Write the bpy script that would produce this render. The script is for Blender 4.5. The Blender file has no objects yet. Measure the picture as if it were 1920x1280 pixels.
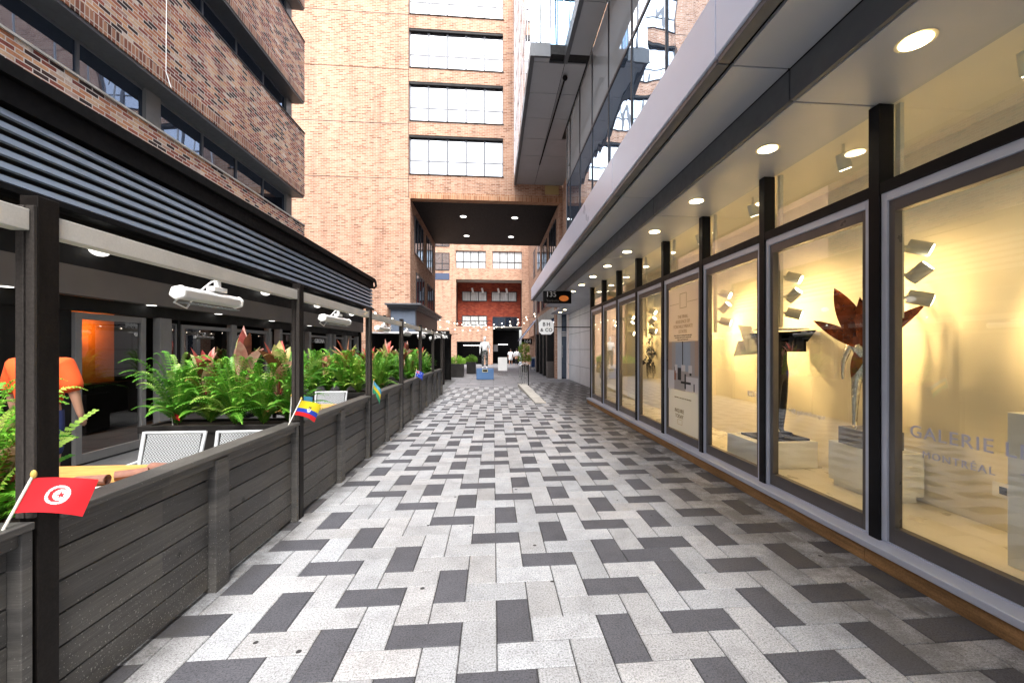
import bpy, bmesh, math, random
from mathutils import Vector, Matrix
R = math.radians
C = bpy.context.scene.collection
S = bpy.context.scene

# ------------------------------------------------------------------ camera, sky, sun, exposure
FPX = 770.0
YAW = math.atan(FPX / 9300.0)
cam_data = bpy.data.cameras.new('camera'); cam = bpy.data.objects.new('camera', cam_data); C.objects.link(cam)
cam.location = (0, 0, 1.65); cam.rotation_euler = (R(90), 0, -YAW)
cam_data.sensor_width = 36; cam_data.lens = 36 * FPX / 1920
cam_data.shift_x = (960 - (925 + FPX * FPX / 9300)) / 1920
cam_data.shift_y = 15 / 1920
cam_data.clip_start = 0.05; cam_data.clip_end = 1000
S.camera = cam
W = bpy.data.worlds.new('World'); S.world = W; W.use_nodes = True
wn = W.node_tree.nodes; wl = W.node_tree.links
bg = wn['Background']
sky = wn.new('ShaderNodeTexSky'); sky.sky_type = 'NISHITA'; sky.sun_disc = False
SUN_EL, SUN_AZ = R(58), R(172)
sky.sun_elevation = SUN_EL; sky.sun_rotation = SUN_AZ
sky.dust_density = 4.0; sky.air_density = 1.0; sky.ozone_density = 1.0
hs = wn.new('ShaderNodeHueSaturation'); hs.inputs['Saturation'].default_value = 0.4
wl.new(sky.outputs[0], hs.inputs['Color']); wl.new(hs.outputs[0], bg.inputs[0])
bg.inputs[1].default_value = 0.15
sun_d = bpy.data.lights.new('sun', 'SUN'); sun_d.energy = 1.5; sun_d.angle = R(25); sun_d.color = (1, 0.975, 0.95)
sun = bpy.data.objects.new('sun', sun_d); C.objects.link(sun)
_d = Vector((math.sin(SUN_AZ) * math.cos(SUN_EL), math.cos(SUN_AZ) * math.cos(SUN_EL), math.sin(SUN_EL)))
sun.rotation_euler = _d.to_track_quat('Z', 'Y').to_euler(); sun.location = (0, -10, 30)
S.view_settings.view_transform = 'Standard'; S.view_settings.look = 'None'
S.view_settings.exposure = 1.95; S.view_settings.gamma = 1
S.cycles.max_bounces = 10; S.cycles.transparent_max_bounces = 12
S.cycles.glossy_bounces = 5; S.cycles.diffuse_bounces = 5

# ------------------------------------------------------------------ mesh helper
class MB:
    def __init__(s): s.v = []; s.f = []; s.m = []; s.c = {}
    def add(s, vs, fs, mi=0):
        o = len(s.v); s.v += [tuple(p) for p in vs]
        s.f += [tuple(o + i for i in f) for f in fs]; s.m += [mi] * len(fs); return s
    def box(s, x0, y0, z0, x1, y1, z1, mi=0):
        if x0 > x1: x0, x1 = x1, x0
        if y0 > y1: y0, y1 = y1, y0
        if z0 > z1: z0, z1 = z1, z0
        return s.add([(x0,y0,z0),(x1,y0,z0),(x1,y1,z0),(x0,y1,z0),(x0,y0,z1),(x1,y0,z1),(x1,y1,z1),(x0,y1,z1)],
              [(0,3,2,1),(4,5,6,7),(0,1,5,4),(1,2,6,5),(2,3,7,6),(3,0,4,7)], mi)
    def quad(s, a, b, c, d, mi=0): return s.add([a,b,c,d], [(0,1,2,3)], mi)
    def obox(s, c, ax, ay, az, mi=0):     # centre and three half-vectors
        c = Vector(c); ax = Vector(ax); ay = Vector(ay); az = Vector(az)
        vs = [c+ax*i+ay*j+az*k for k in (-1,1) for (i,j) in ((-1,-1),(1,-1),(1,1),(-1,1))]
        return s.add(vs, [(0,3,2,1),(4,5,6,7),(0,1,5,4),(1,2,6,5),(2,3,7,6),(3,0,4,7)], mi)
    def tube(s, pts, r, n=8, mi=0, cap=True):
        pts = [Vector(p) for p in pts]; rs = r if isinstance(r, (list, tuple)) else [r]*len(pts)
        vs = []; fs = []
        up = None
        for i, p in enumerate(pts):
            d = (pts[min(i+1, len(pts)-1)] - pts[max(i-1, 0)]).normalized()
            if up is None:
                up = d.orthogonal().normalized()
            a = (up - d * up.dot(d))
            a = a.normalized() if a.length > 1e-5 else d.orthogonal().normalized()
            up = a; b = d.cross(a)
            for k in range(n):
                t = 2*math.pi*k/n; vs.append(p + (a*math.cos(t) + b*math.sin(t))*rs[i])
        for i in range(len(pts)-1):
            for k in range(n):
                fs.append((i*n+k, i*n+(k+1)%n, (i+1)*n+(k+1)%n, (i+1)*n+k))
        if cap: fs.append(tuple(range(n-1,-1,-1))); fs.append(tuple((len(pts)-1)*n+k for k in range(n)))
        return s.add(vs, fs, mi)
    def prism(s, poly, o, u, w, d, mi=0):  # 2D polygon in plane (o,u,w) extruded along d
        o = Vector(o); u = Vector(u); w = Vector(w); d = Vector(d); n = len(poly)
        vs = [o+u*a+w*b for a,b in poly] + [o+u*a+w*b+d for a,b in poly]
        fs = [tuple(range(n-1,-1,-1)), tuple(range(n,2*n))] + [(i,(i+1)%n,n+(i+1)%n,n+i) for i in range(n)]
        return s.add(vs, fs, mi)
    def ball(s, c, r, n=12, m=8, sc=(1,1,1), mi=0):
        vs = []; fs = []
        for j in range(m+1):
            ph = math.pi*j/m
            for k in range(n):
                t = 2*math.pi*k/n
                vs.append((c[0]+r*sc[0]*math.sin(ph)*math.cos(t), c[1]+r*sc[1]*math.sin(ph)*math.sin(t), c[2]+r*sc[2]*math.cos(ph)))
        for j in range(m):
            for k in range(n): fs.append((j*n+k,(j+1)*n+k,(j+1)*n+(k+1)%n,j*n+(k+1)%n))
        return s.add(vs, fs, mi)
    def disc(s, c, r, axis='Z', n=20, mi=0):
        vs = []
        for k in range(n):
            t = 2*math.pi*k/n; a, b = r*math.cos(t), r*math.sin(t)
            vs.append({'Z': (c[0]+a,c[1]+b,c[2]), 'Y': (c[0]+a,c[1],c[2]+b), 'X': (c[0],c[1]+a,c[2]+b)}[axis])
        return s.add(vs, [tuple(range(n))], mi)

WL = {}
def tag(o, label=None, cat=None, group=None, kind=None):
    if label: o['label'] = label
    if cat: o['category'] = cat
    if group: o['group'] = group
    if kind: o['kind'] = kind
    return o
def thing(name, label, cat, loc=(0,0,0), group=None):
    o = bpy.data.objects.new(name, None); C.objects.link(o); o.location = loc
    o.empty_display_size = 0.2
    WL[o.name] = Vector(loc); return tag(o, label, cat, group)
def mk(name, mb, mats, loc=(0,0,0), smooth=False, bevel=0):
    me = bpy.data.meshes.new(name); L = Vector(loc)
    me.from_pydata([Vector(p) - L for p in mb.v], [], mb.f)
    if not isinstance(mats, (list, tuple)): mats = [mats]
    for m in mats: me.materials.append(m)
    if len(mats) > 1: me.polygons.foreach_set('material_index', [min(i, len(mats)-1) for i in mb.m])
    if smooth: me.polygons.foreach_set('use_smooth', [True]*len(me.polygons))
    me.update()
    if not mb.c.get('raw'):
        bm = bmesh.new(); bm.from_mesh(me); bmesh.ops.recalc_face_normals(bm, faces=bm.faces); bm.to_mesh(me); bm.free()
    o = bpy.data.objects.new(name, me); C.objects.link(o)
    if bevel:
        b = o.modifiers.new('bevel', 'BEVEL'); b.width = bevel; b.segments = 2; b.limit_method = 'ANGLE'; b.harden_normals = False
    return o
def part(name, mb, mats, parent, label=None, smooth=False, bevel=0):
    L = WL[parent.name]; o = mk(name, mb, mats, L, smooth, bevel); o.parent = parent; WL[o.name] = L
    if label: o['label'] = label
    return o
def solo(name, mb, mats, label=None, cat=None, group=None, kind=None, loc=None, smooth=False, bevel=0):
    if loc is None:
        xs = [p[0] for p in mb.v]; ys = [p[1] for p in mb.v]; zs = [p[2] for p in mb.v]
        loc = ((min(xs)+max(xs))/2, (min(ys)+max(ys))/2, min(zs))
    o = mk(name, mb, mats, loc, smooth, bevel); o.location = loc; WL[o.name] = Vector(loc)
    return tag(o, label, cat, group, kind)
def struct(name, mb, mats, kind='structure'):
    return solo(name, mb, mats, kind=kind, loc=(0,0,0))
def dup(root, loc, rotz=None, label=None, group=None, scale=None):
    def cp(o, p):
        c = o.copy(); C.objects.link(c)
        if p is not None: c.parent = p
        WL[c.name] = Vector(loc)
        for ch in o.children: cp(ch, c)
        return c
    r = cp(root, None); r.location = loc
    if rotz is not None: r.rotation_euler = (0,0,rotz)
    if scale is not None: r.scale = (scale,)*3
    if label: r['label'] = label
    if group: r['group'] = group
    return r
def text_mb(s, size, o, u, w, depth=0.004, align='CENTER', spacing=1.0, mb=None, mi=0, offset=0.0):
    cu = bpy.data.curves.new('t', 'FONT'); cu.body = s; cu.size = size; cu.extrude = depth/2
    cu.align_x = align; cu.align_y = 'CENTER'; cu.space_character = spacing; cu.resolution_u = 3; cu.offset = offset
    ob = bpy.data.objects.new('t', cu); C.objects.link(ob)
    dg = bpy.context.evaluated_depsgraph_get(); me = bpy.data.meshes.new_from_object(ob.evaluated_get(dg))
    o = Vector(o); u = Vector(u).normalized(); w = Vector(w).normalized(); n = u.cross(w)
    mb = mb or MB()
    mb.add([o+u*v.co.x+w*v.co.y+n*v.co.z for v in me.vertices], [tuple(p.vertices) for p in me.polygons], mi)
    bpy.data.objects.remove(ob); bpy.data.curves.remove(cu); bpy.data.meshes.remove(me)
    return mb

# ------------------------------------------------------------------ materials
def nmat(name):
    m = bpy.data.materials.new(name); m.use_nodes = True; nt = m.node_tree
    return m, nt, nt.nodes['Principled BSDF']
def N(nt, t, **kw):
    n = nt.nodes.new(t)
    for k, v in kw.items():
        if k in n.inputs: n.inputs[k].default_value = v
        else: setattr(n, k, v)
    return n
def ramp(nt, fac, stops):
    r = nt.nodes.new('ShaderNodeValToRGB'); e = r.color_ramp.elements
    while len(e) < len(stops): e.new(0.5)
    for i, (p, c) in enumerate(stops): e[i].position = p; e[i].color = (*c, 1) if len(c) == 3 else c
    nt.links.new(fac, r.inputs[0]); return r.outputs[0]
def mixc(nt, a, b, fac, mode='MIX'):
    m = nt.nodes.new('ShaderNodeMix'); m.data_type = 'RGBA'; m.blend_type = mode
    for sock, val in ((m.inputs[0], fac), (m.inputs[6], a), (m.inputs[7], b)):
        if hasattr(val, 'is_output'): nt.links.new(val, sock)
        elif isinstance(val, (int, float)): sock.default_value = val
        else: sock.default_value = (*val, 1)
    return m.outputs[2]
def objco(nt): return nt.nodes.new('ShaderNodeTexCoord').outputs['Object']
def noise(nt, co, scale, detail=4, rough=0.55, vec=None):
    n = N(nt, 'ShaderNodeTexNoise', Scale=scale, Detail=detail, Roughness=rough)
    if vec is not None:
        mp = N(nt, 'ShaderNodeMapping'); mp.inputs['Scale'].default_value = vec
        nt.links.new(co, mp.inputs[0]); co = mp.outputs[0]
    nt.links.new(co, n.inputs['Vector']); return n.outputs[0]
def bump(nt, p, h, strength=0.3, dist=0.01):
    b = N(nt, 'ShaderNodeBump', Strength=strength, Distance=dist); nt.links.new(h, b.inputs['Height']); nt.links.new(b.outputs[0], p.inputs['Normal'])
def plain(name, col, rough=0.6, metal=0.0, var=0.18, scale=6.0, bmp=0.0, bscale=60, spec=0.5, fine=0.0, vec=None):
    m, nt, p = nmat(name); co = objco(nt)
    n = noise(nt, co, scale, 5, 0.6, vec)
    c = ramp(nt, n, [(0.3, tuple(x*(1-var) for x in col)), (0.7, tuple(min(1, x*(1+var)) for x in col))])
    if fine:
        n2 = noise(nt, co, 90, 3, 0.7); c = mixc(nt, c, ramp(nt, n2, [(0.35, (1-fine,)*3), (0.65, (1+fine*0.6,)*3)]), 1.0, 'MULTIPLY')
    nt.links.new(c, p.inputs['Base Color']); p.inputs['Metallic'].default_value = metal
    nr = ramp(nt, noise(nt, co, scale*2.3, 4), [(0.3, (max(0, rough-0.08),)*3), (0.7, (min(1, rough+0.08),)*3)])
    nt.links.new(nr, p.inputs['Roughness']); p.inputs['Specular IOR Level'].default_value = spec
    if bmp: bump(nt, p, noise(nt, co, bscale, 4), bmp, 0.004)
    return m
def emit(name, col, strength, base=(0.8,0.8,0.8)):
    m, nt, p = nmat(name); p.inputs['Base Color'].default_value = (*base, 1)
    p.inputs['Emission Color'].default_value = (*col, 1); p.inputs['Emission Strength'].default_value = strength; return m
def brick(name, cols, mortar, bw=0.21, bh=0.068, ms=0.008, bias=0.0, stain=0.15, bmp=0.5, hvar=0.10, soldier=False):
    """cols: list of (pos, colour) picked per brick."""
    m, nt, p = nmat(name); L = nt.links; co = objco(nt)
    sx = N(nt, 'ShaderNodeSeparateXYZ'); L.new(co, sx.inputs[0])
    ad = N(nt, 'ShaderNodeMath', operation='ADD'); L.new(sx.outputs[0], ad.inputs[0]); L.new(sx.outputs[1], ad.inputs[1])
    cb = N(nt, 'ShaderNodeCombineXYZ'); L.new(ad.outputs[0], cb.inputs[0]); L.new(sx.outputs[2], cb.inputs[1])
    bt = N(nt, 'ShaderNodeTexBrick'); L.new(cb.outputs[0], bt.inputs['Vector'])
    bt.inputs['Scale'].default_value = 1; bt.inputs['Brick Width'].default_value = bw; bt.inputs['Row Height'].default_value = bh
    bt.inputs['Mortar Size'].default_value = ms; bt.inputs['Mortar Smooth'].default_value = 0.15
    bt.offset = 0 if soldier else 0.5
    bt.inputs['Color1'].default_value = (0,0,0,1); bt.inputs['Color2'].default_value = (1,1,1,1); bt.inputs['Mortar'].default_value = (0.5,0.5,0.5,1)
    c = ramp(nt, bt.outputs['Color'], cols)
    n1 = noise(nt, co, 45, 4, 0.7); c = mixc(nt, c, ramp(nt, n1, [(0.3, (1-hvar*2,)*3), (0.7, (1+hvar,)*3)]), 1.0, 'MULTIPLY')
    n2 = noise(nt, co, 0.5, 6, 0.7, (1, 1, 0.5)); c = mixc(nt, c, ramp(nt, n2, [(0.35, (1-stain,)*3), (0.65, (1,1,1))]), 1.0, 'MULTIPLY')
    c = mixc(nt, c, mortar, bt.outputs['Fac'])
    n3 = noise(nt, co, 1.0, 5, 0.7, (2.2, 2.2, 0.16)); c = mixc(nt, c, ramp(nt, n3, [(0.30, (0.74,0.72,0.72)), (0.50, (1,1,1)), (0.72, (1.06,1.05,1.04))]), 1.0, 'MULTIPLY')
    L.new(c, p.inputs['Base Color']); p.inputs['Roughness'].default_value = 0.9; p.inputs['Specular IOR Level'].default_value = 0.25
    iv = N(nt, 'ShaderNodeMath', operation='SUBTRACT'); iv.inputs[0].default_value = 1; L.new(bt.outputs['Fac'], iv.inputs[1])
    bump(nt, p, iv.outputs[0], bmp, 0.006)
    return m
def thin_glass(name, tint=(0.95,0.97,0.96), base=0.06, graze=0.75, power=3.5, rough=0.0, gcol=(1,1,1)):
    m = bpy.data.materials.new(name); m.use_nodes = True; nt = m.node_tree; nt.nodes.clear(); L = nt.links
    out = N(nt, 'ShaderNodeOutputMaterial'); mx = N(nt, 'ShaderNodeMixShader'); tr = N(nt, 'ShaderNodeBsdfTransparent'); gl = N(nt, 'ShaderNodeBsdfGlossy')
    tr.inputs[0].default_value = (*tint, 1); gl.inputs['Color'].default_value = (*gcol, 1); gl.inputs['Roughness'].default_value = rough
    lw = N(nt, 'ShaderNodeLayerWeight'); lw.inputs['Blend'].default_value = 0.5
    pw = N(nt, 'ShaderNodeMath', operation='POWER'); L.new(lw.outputs['Facing'], pw.inputs[0]); pw.inputs[1].default_value = power
    ma = N(nt, 'ShaderNodeMath', operation='MULTIPLY_ADD'); L.new(pw.outputs[0], ma.inputs[0]); ma.inputs[1].default_value = graze; ma.inputs[2].default_value = base
    L.new(ma.outputs[0], mx.inputs[0]); L.new(tr.outputs[0], mx.inputs[1]); L.new(gl.outputs[0], mx.inputs[2]); L.new(mx.outputs[0], out.inputs[0])
    return m
def mirror_glass(name, col, refl=0.7, under=(0.05,0.07,0.1), wav=0.012, wscale=0.8):
    """Opaque tinted office glazing: a dark body under a strong, slightly wavy reflection."""
    m = bpy.data.materials.new(name); m.use_nodes = True; nt = m.node_tree; nt.nodes.clear(); L = nt.links
    out = N(nt, 'ShaderNodeOutputMaterial'); mx = N(nt, 'ShaderNodeMixShader'); df = N(nt, 'ShaderNodeBsdfDiffuse'); gl = N(nt, 'ShaderNodeBsdfGlossy')
    df.inputs[0].default_value = (*under, 1); gl.inputs['Color'].default_value = (*col, 1); gl.inputs['Roughness'].default_value = 0.01
    lw = N(nt, 'ShaderNodeLayerWeight'); lw.inputs['Blend'].default_value = 0.5
    pw = N(nt, 'ShaderNodeMath', operation='POWER'); L.new(lw.outputs['Facing'], pw.inputs[0]); pw.inputs[1].default_value = 3
    ma = N(nt, 'ShaderNodeMath', operation='MULTIPLY_ADD'); L.new(pw.outputs[0], ma.inputs[0]); ma.inputs[1].default_value = 1-refl; ma.inputs[2].default_value = refl
    co = objco(nt); b = N(nt, 'ShaderNodeBump', Strength=1.0, Distance=wav); L.new(noise(nt, co, wscale, 2, 0.4), b.inputs['Height']); L.new(b.outputs[0], gl.inputs['Normal'])
    L.new(ma.outputs[0], mx.inputs[0]); L.new(df.outputs[0], mx.inputs[1]); L.new(gl.outputs[0], mx.inputs[2]); L.new(mx.outputs[0], out.inputs[0])
    return m

M = {}
M['tan_brick'] = brick('tan_brick', [(0.0,(0.25,0.115,0.065)),(0.12,(0.37,0.185,0.11)),(0.35,(0.44,0.235,0.145)),(0.7,(0.49,0.275,0.175)),(1.0,(0.53,0.325,0.22))], (0.55,0.43,0.35), bw=0.27, bh=0.090, ms=0.010, stain=0.10, hvar=0.07)
M['tan_soldier'] = brick('tan_soldier', [(0.0,(0.36,0.15,0.07)),(0.5,(0.50,0.24,0.12)),(1.0,(0.58,0.33,0.19))], (0.5,0.38,0.28), bw=0.10, bh=0.30, ms=0.010, soldier=True)
M['mixed_brick'] = brick('mixed_brick', [(0.0,(0.035,0.022,0.022)),(0.13,(0.06,0.03,0.028)),(0.16,(0.20,0.055,0.045)),(0.4,(0.34,0.10,0.065)),(0.55,(0.48,0.19,0.10)),(0.72,(0.60,0.32,0.17)),(0.86,(0.60,0.42,0.29)),(0.95,(0.40,0.22,0.18)),(1.0,(0.70,0.58,0.48))], (0.58,0.52,0.47), stain=0.12, hvar=0.16)
M['mixed_soldier'] = brick('mixed_soldier', [(0.0,(0.05,0.025,0.022)),(0.12,(0.22,0.08,0.055)),(0.5,(0.33,0.13,0.08)),(1.0,(0.46,0.25,0.16))], (0.45,0.39,0.34), bw=0.075, bh=0.22, ms=0.009, soldier=True)
M['red_brick'] = brick('red_brick', [(0.0,(0.18,0.03,0.018)),(0.5,(0.30,0.05,0.025)),(1.0,(0.36,0.08,0.04))], (0.2,0.07,0.05), bw=0.3, bh=0.1)
def fence_mat():
    m, nt, p = nmat('fence_paint'); co = objco(nt); L = nt.links
    n = noise(nt, co, 3.5, 6, 0.65, (1,0.3,7)); c = ramp(nt, n, [(0.3,(0.050,0.048,0.046)),(0.7,(0.098,0.094,0.089))])
    g_ = noise(nt, co, 9, 6, 0.7, (1,0.5,16)); c = mixc(nt, c, ramp(nt, g_, [(0.35,(0.75,)*3),(0.65,(1.15,)*3)]), 1.0, 'MULTIPLY')
    kn = N(nt, 'ShaderNodeTexVoronoi', Scale=2.2); L.new(co, kn.inputs['Vector']); c = mixc(nt, c, (0.012,0.011,0.010), ramp(nt, kn.outputs['Distance'], [(0.035,(0.9,)*3),(0.06,(0,0,0))]))
    sx = N(nt, 'ShaderNodeSeparateXYZ'); L.new(co, sx.inputs[0])
    fz = N(nt, 'ShaderNodeMath', operation='MULTIPLY_ADD'); L.new(sx.outputs[2], fz.inputs[0]); fz.inputs[1].default_value = 1/0.148; fz.inputs[2].default_value = -0.2
    fl = N(nt, 'ShaderNodeMath', operation='FLOOR'); L.new(fz.outputs[0], fl.inputs[0])
    fy = N(nt, 'ShaderNodeMath', operation='MULTIPLY'); L.new(sx.outputs[1], fy.inputs[0]); fy.inputs[1].default_value = 0.87
    fl2 = N(nt, 'ShaderNodeMath', operation='FLOOR'); L.new(fy.outputs[0], fl2.inputs[0])
    cb = N(nt, 'ShaderNodeCombineXYZ'); L.new(fl.outputs[0], cb.inputs[0]); L.new(fl2.outputs[0], cb.inputs[1])
    wnn = N(nt, 'ShaderNodeTexWhiteNoise'); L.new(cb.outputs[0], wnn.inputs['Vector'])
    c = mixc(nt, c, ramp(nt, wnn.outputs['Value'], [(0.0,(0.78,0.78,0.80)),(1.0,(1.28,1.25,1.2))]), 1.0, 'MULTIPLY')
    mr = N(nt, 'ShaderNodeMapRange'); L.new(sx.outputs[2], mr.inputs[0]); mr.inputs[1].default_value = 0.65; mr.inputs[2].default_value = 0.0; mr.inputs[3].default_value = 0.72; mr.inputs[4].default_value = 0.64
    sp = noise(nt, co, 110, 2, 0.5); gt = N(nt, 'ShaderNodeMath', operation='GREATER_THAN'); L.new(sp, gt.inputs[0]); L.new(mr.outputs[0], gt.inputs[1])
    c = mixc(nt, c, (0.30,0.29,0.27), gt.outputs[0])
    d_ = N(nt, 'ShaderNodeMapRange'); L.new(sx.outputs[2], d_.inputs[0]); d_.inputs[1].default_value = 0.25; d_.inputs[2].default_value = 0.0
    dn = ramp(nt, noise(nt, co, 5, 5, 0.7), [(0.4,(0,0,0)),(0.65,(0.6,)*3)]); mm = N(nt, 'ShaderNodeMath', operation='MULTIPLY'); L.new(d_.outputs[0], mm.inputs[0]); L.new(dn, mm.inputs[1])
    c = mixc(nt, c, (0.13,0.12,0.105), mm.outputs[0])
    L.new(c, p.inputs['Base Color']); p.inputs['Roughness'].default_value = 0.5; p.inputs['Specular IOR Level'].default_value = 0.35
    bump(nt, p, g_, 0.4, 0.004); return m
M['fence'] = fence_mat()
M['fence_dark'] = plain('fence_shadow_gap', (0.02,0.02,0.02), 0.8)
M['post'] = plain('dark_post_paint', (0.011,0.009,0.008), 0.5, var=0.35, scale=4, bmp=0.4, bscale=30, vec=(4,4,0.4), fine=0.3, spec=0.12)
M['post_grey'] = plain('grey_post_paint', (0.045,0.039,0.035), 0.5, var=0.3, scale=4, bmp=0.4, bscale=30, vec=(4,4,0.4), fine=0.25, spec=0.2)
M['beam'] = plain('weathered_white_beam', (0.50,0.475,0.43), 0.6, var=0.12, scale=3, fine=0.06)
M['siding'] = plain('slate_metal_siding', (0.19,0.235,0.30), 0.42, metal=0.25, var=0.10, scale=1.5)
M['black'] = plain('black_paint', (0.005,0.005,0.0055), 0.6, var=0.2, spec=0.12)
M['near_black'] = plain('near_black', (0.010,0.0095,0.0095), 0.6, var=0.3, scale=2, spec=0.25)
M['navy'] = plain('navy_trim', (0.03,0.04,0.08), 0.35)
M['band'] = plain('taupe_fascia', (0.15,0.13,0.115), 0.7, var=0.08, scale=1.2, bmp=0.15, bscale=120)
M['frame_grey'] = plain('grey_frame_paint', (0.19,0.185,0.18), 0.5, var=0.06)
M['silver'] = plain('silver_aluminium', (0.60,0.65,0.77), 0.36, metal=0.2, var=0.05, scale=2)
M['bronze'] = plain('bronze_sash', (0.135,0.125,0.12), 0.35, metal=0.45, var=0.12, scale=2)
M['mullion'] = plain('black_mullion', (0.005,0.005,0.007), 0.45, var=0.1, spec=0.2)
M['fascia'] = plain('lilac_grey_panel', (0.74,0.80,0.98), 0.35, metal=0.0, var=0.03, scale=0.6)
M['soffit'] = plain('grey_soffit_panel', (0.40,0.42,0.46), 0.40, metal=0.2, var=0.05, scale=0.8)
M['soffit_dark'] = plain('dark_soffit_panel', (0.095,0.10,0.11), 0.42, metal=0.1, var=0.06)
M['gap'] = plain('joint_gap', (0.006,0.006,0.007), 0.8)
M['box_soffit'] = plain('overhang_soffit_panel', (0.38,0.39,0.41), 0.45, metal=0.15, var=0.05, scale=0.7)
M['plinth_stone'] = plain('brown_stone_base', (0.36,0.20,0.08), 0.7, var=0.4, scale=3.5, bmp=0.3, bscale=30, vec=(1,0.5,6), fine=0.2)
M['cream'] = plain('cream_wall_paint', (0.72,0.68,0.57), 0.75, var=0.02, scale=1)
M['cream_floor'] = plain('cream_stone_floor', (0.74,0.70,0.60), 0.32, var=0.05, scale=1.5)
M['white'] = plain('white_paint', (0.78,0.78,0.77), 0.5, var=0.03)
M['white_box'] = plain('white_display_box', (0.84,0.87,0.86), 0.4, var=0.03)
M['stone'] = plain('white_stone_panel', (0.82,0.82,0.82), 0.6, var=0.06, scale=1.6, fine=0.04)
M['concrete'] = plain('concrete', (0.42,0.40,0.36), 0.85, var=0.2, scale=3, fine=0.15)
M['steel'] = plain('brushed_steel', (0.6,0.6,0.6), 0.3, metal=0.9)
M['shop_glass'] = thin_glass('shop_glass', (0.93,0.96,0.93), 0.11, 0.85, 3.0)
M['cafe_glass'] = thin_glass('cafe_glass', (0.55,0.56,0.56), 0.09, 0.6, 3.0)
M['office_glass'] = mirror_glass('tower_window_glass', (0.88,0.90,0.94), 0.8, (0.3,0.32,0.34), 0.004, 0.6)
M['dark_glass'] = mirror_glass('dark_tinted_glass', (0.50,0.62,0.80), 0.22, (0.012,0.016,0.028), 0.01, 0.5)
M['curtain_glass'] = mirror_glass('curtain_wall_glass', (0.76,0.88,1.0), 0.66, (0.15,0.23,0.36), 0.028, 0.5)
M['blind_glass'] = mirror_glass('blind_backed_glass', (0.88,0.94,1.0), 0.28, (0.66,0.72,0.74), 0.010, 0.35)
M['blue_glass'] = mirror_glass('blue_overhang_glass', (0.70,0.86,1.0), 0.6, (0.03,0.16,0.32), 0.03, 0.5)
M['pale_glass'] = mirror_glass('pale_overhang_glass', (0.97,0.96,1.0), 0.85, (0.6,0.6,0.66), 0.01, 0.6)
M['mirror_frame'] = plain('window_frame_grey', (0.13,0.135,0.15), 0.45, metal=0.2, var=0.05)
M['dark_frame'] = plain('window_frame_dark', (0.03,0.03,0.034), 0.4)
M['downlight'] = emit('downlight_lens', (1.0,0.86,0.60), 5.0)
M['spot_lens'] = emit('spotlight_lens', (1.0,0.90,0.66), 6.0)
M['cool_light'] = emit('ceiling_lamp_lens', (1.0,0.98,0.92), 1.3)
M['bulb'] = emit('string_bulb', (1.0,0.85,0.65), 2.0)
M['spot_body'] = plain('spotlight_housing', (0.62,0.60,0.48), 0.45, var=0.03)
M['trim_ring'] = plain('lamp_trim_ring', (0.70,0.62,0.40), 0.4, metal=0.2)
M['copper'] = plain('copper_leaf', (0.20,0.05,0.018), 0.30, metal=0.8, var=0.5, scale=7, bmp=0.5, bscale=14)
M['chrome'] = plain('silver_leaf', (0.72,0.70,0.64), 0.22, metal=0.95, var=0.2, scale=30, bmp=0.9, bscale=45)
M['soil'] = plain('soil', (0.03,0.02,0.012), 0.95, var=0.5, scale=20)
M['planter'] = plain('planter_black', (0.016,0.014,0.013), 0.4, var=0.4, scale=3, bmp=0.2)
def leafmat(name, a, b, rough=0.45, trans=0.25):
    m, nt, p = nmat(name); co = objco(nt)
    n = noise(nt, co, 9, 4, 0.7); c = ramp(nt, n, [(0.32, a), (0.68, b)])
    oi = nt.nodes.new('ShaderNodeObjectInfo'); c = mixc(nt, c, ramp(nt, oi.outputs['Random'], [(0.0,(0.72,0.80,0.75)),(0.5,(1.0,1.0,1.0)),(1.0,(1.25,1.12,0.9))]), 1.0, 'MULTIPLY')
    nt.links.new(c, p.inputs['Base Color']); p.inputs['Roughness'].default_value = rough
    out = nt.nodes['Material Output']; t = N(nt, 'ShaderNodeBsdfTranslucent'); nt.links.new(c, t.inputs[0])
    mx = N(nt, 'ShaderNodeMixShader'); mx.inputs[0].default_value = trans
    nt.links.new(p.outputs[0], mx.inputs[1]); nt.links.new(t.outputs[0], mx.inputs[2]); nt.links.new(mx.outputs[0], out.inputs[0]); return m
M['fern'] = leafmat('fern_leaf', (0.035,0.20,0.014), (0.17,0.45,0.045))
M['fern_pale'] = leafmat('young_fern_leaf', (0.16,0.36,0.04), (0.42,0.60,0.14))
M['cord_red'] = leafmat('red_leaf', (0.36,0.04,0.045), (0.66,0.17,0.15))
M['cord_pink'] = leafmat('pink_leaf', (0.70,0.27,0.26), (0.86,0.62,0.50))
M['cord_dark'] = leafmat('maroon_leaf', (0.09,0.025,0.02), (0.28,0.10,0.05))
M['shrub'] = leafmat('shrub_leaf', (0.12,0.36,0.02), (0.36,0.60,0.06))
M['leaf_green'] = leafmat('striped_leaf', (0.16,0.26,0.05), (0.55,0.45,0.25))
M['brown_leaf'] = leafmat('withered_leaf', (0.16,0.08,0.03), (0.34,0.20,0.08))
M['wood_top'] = None
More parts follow.
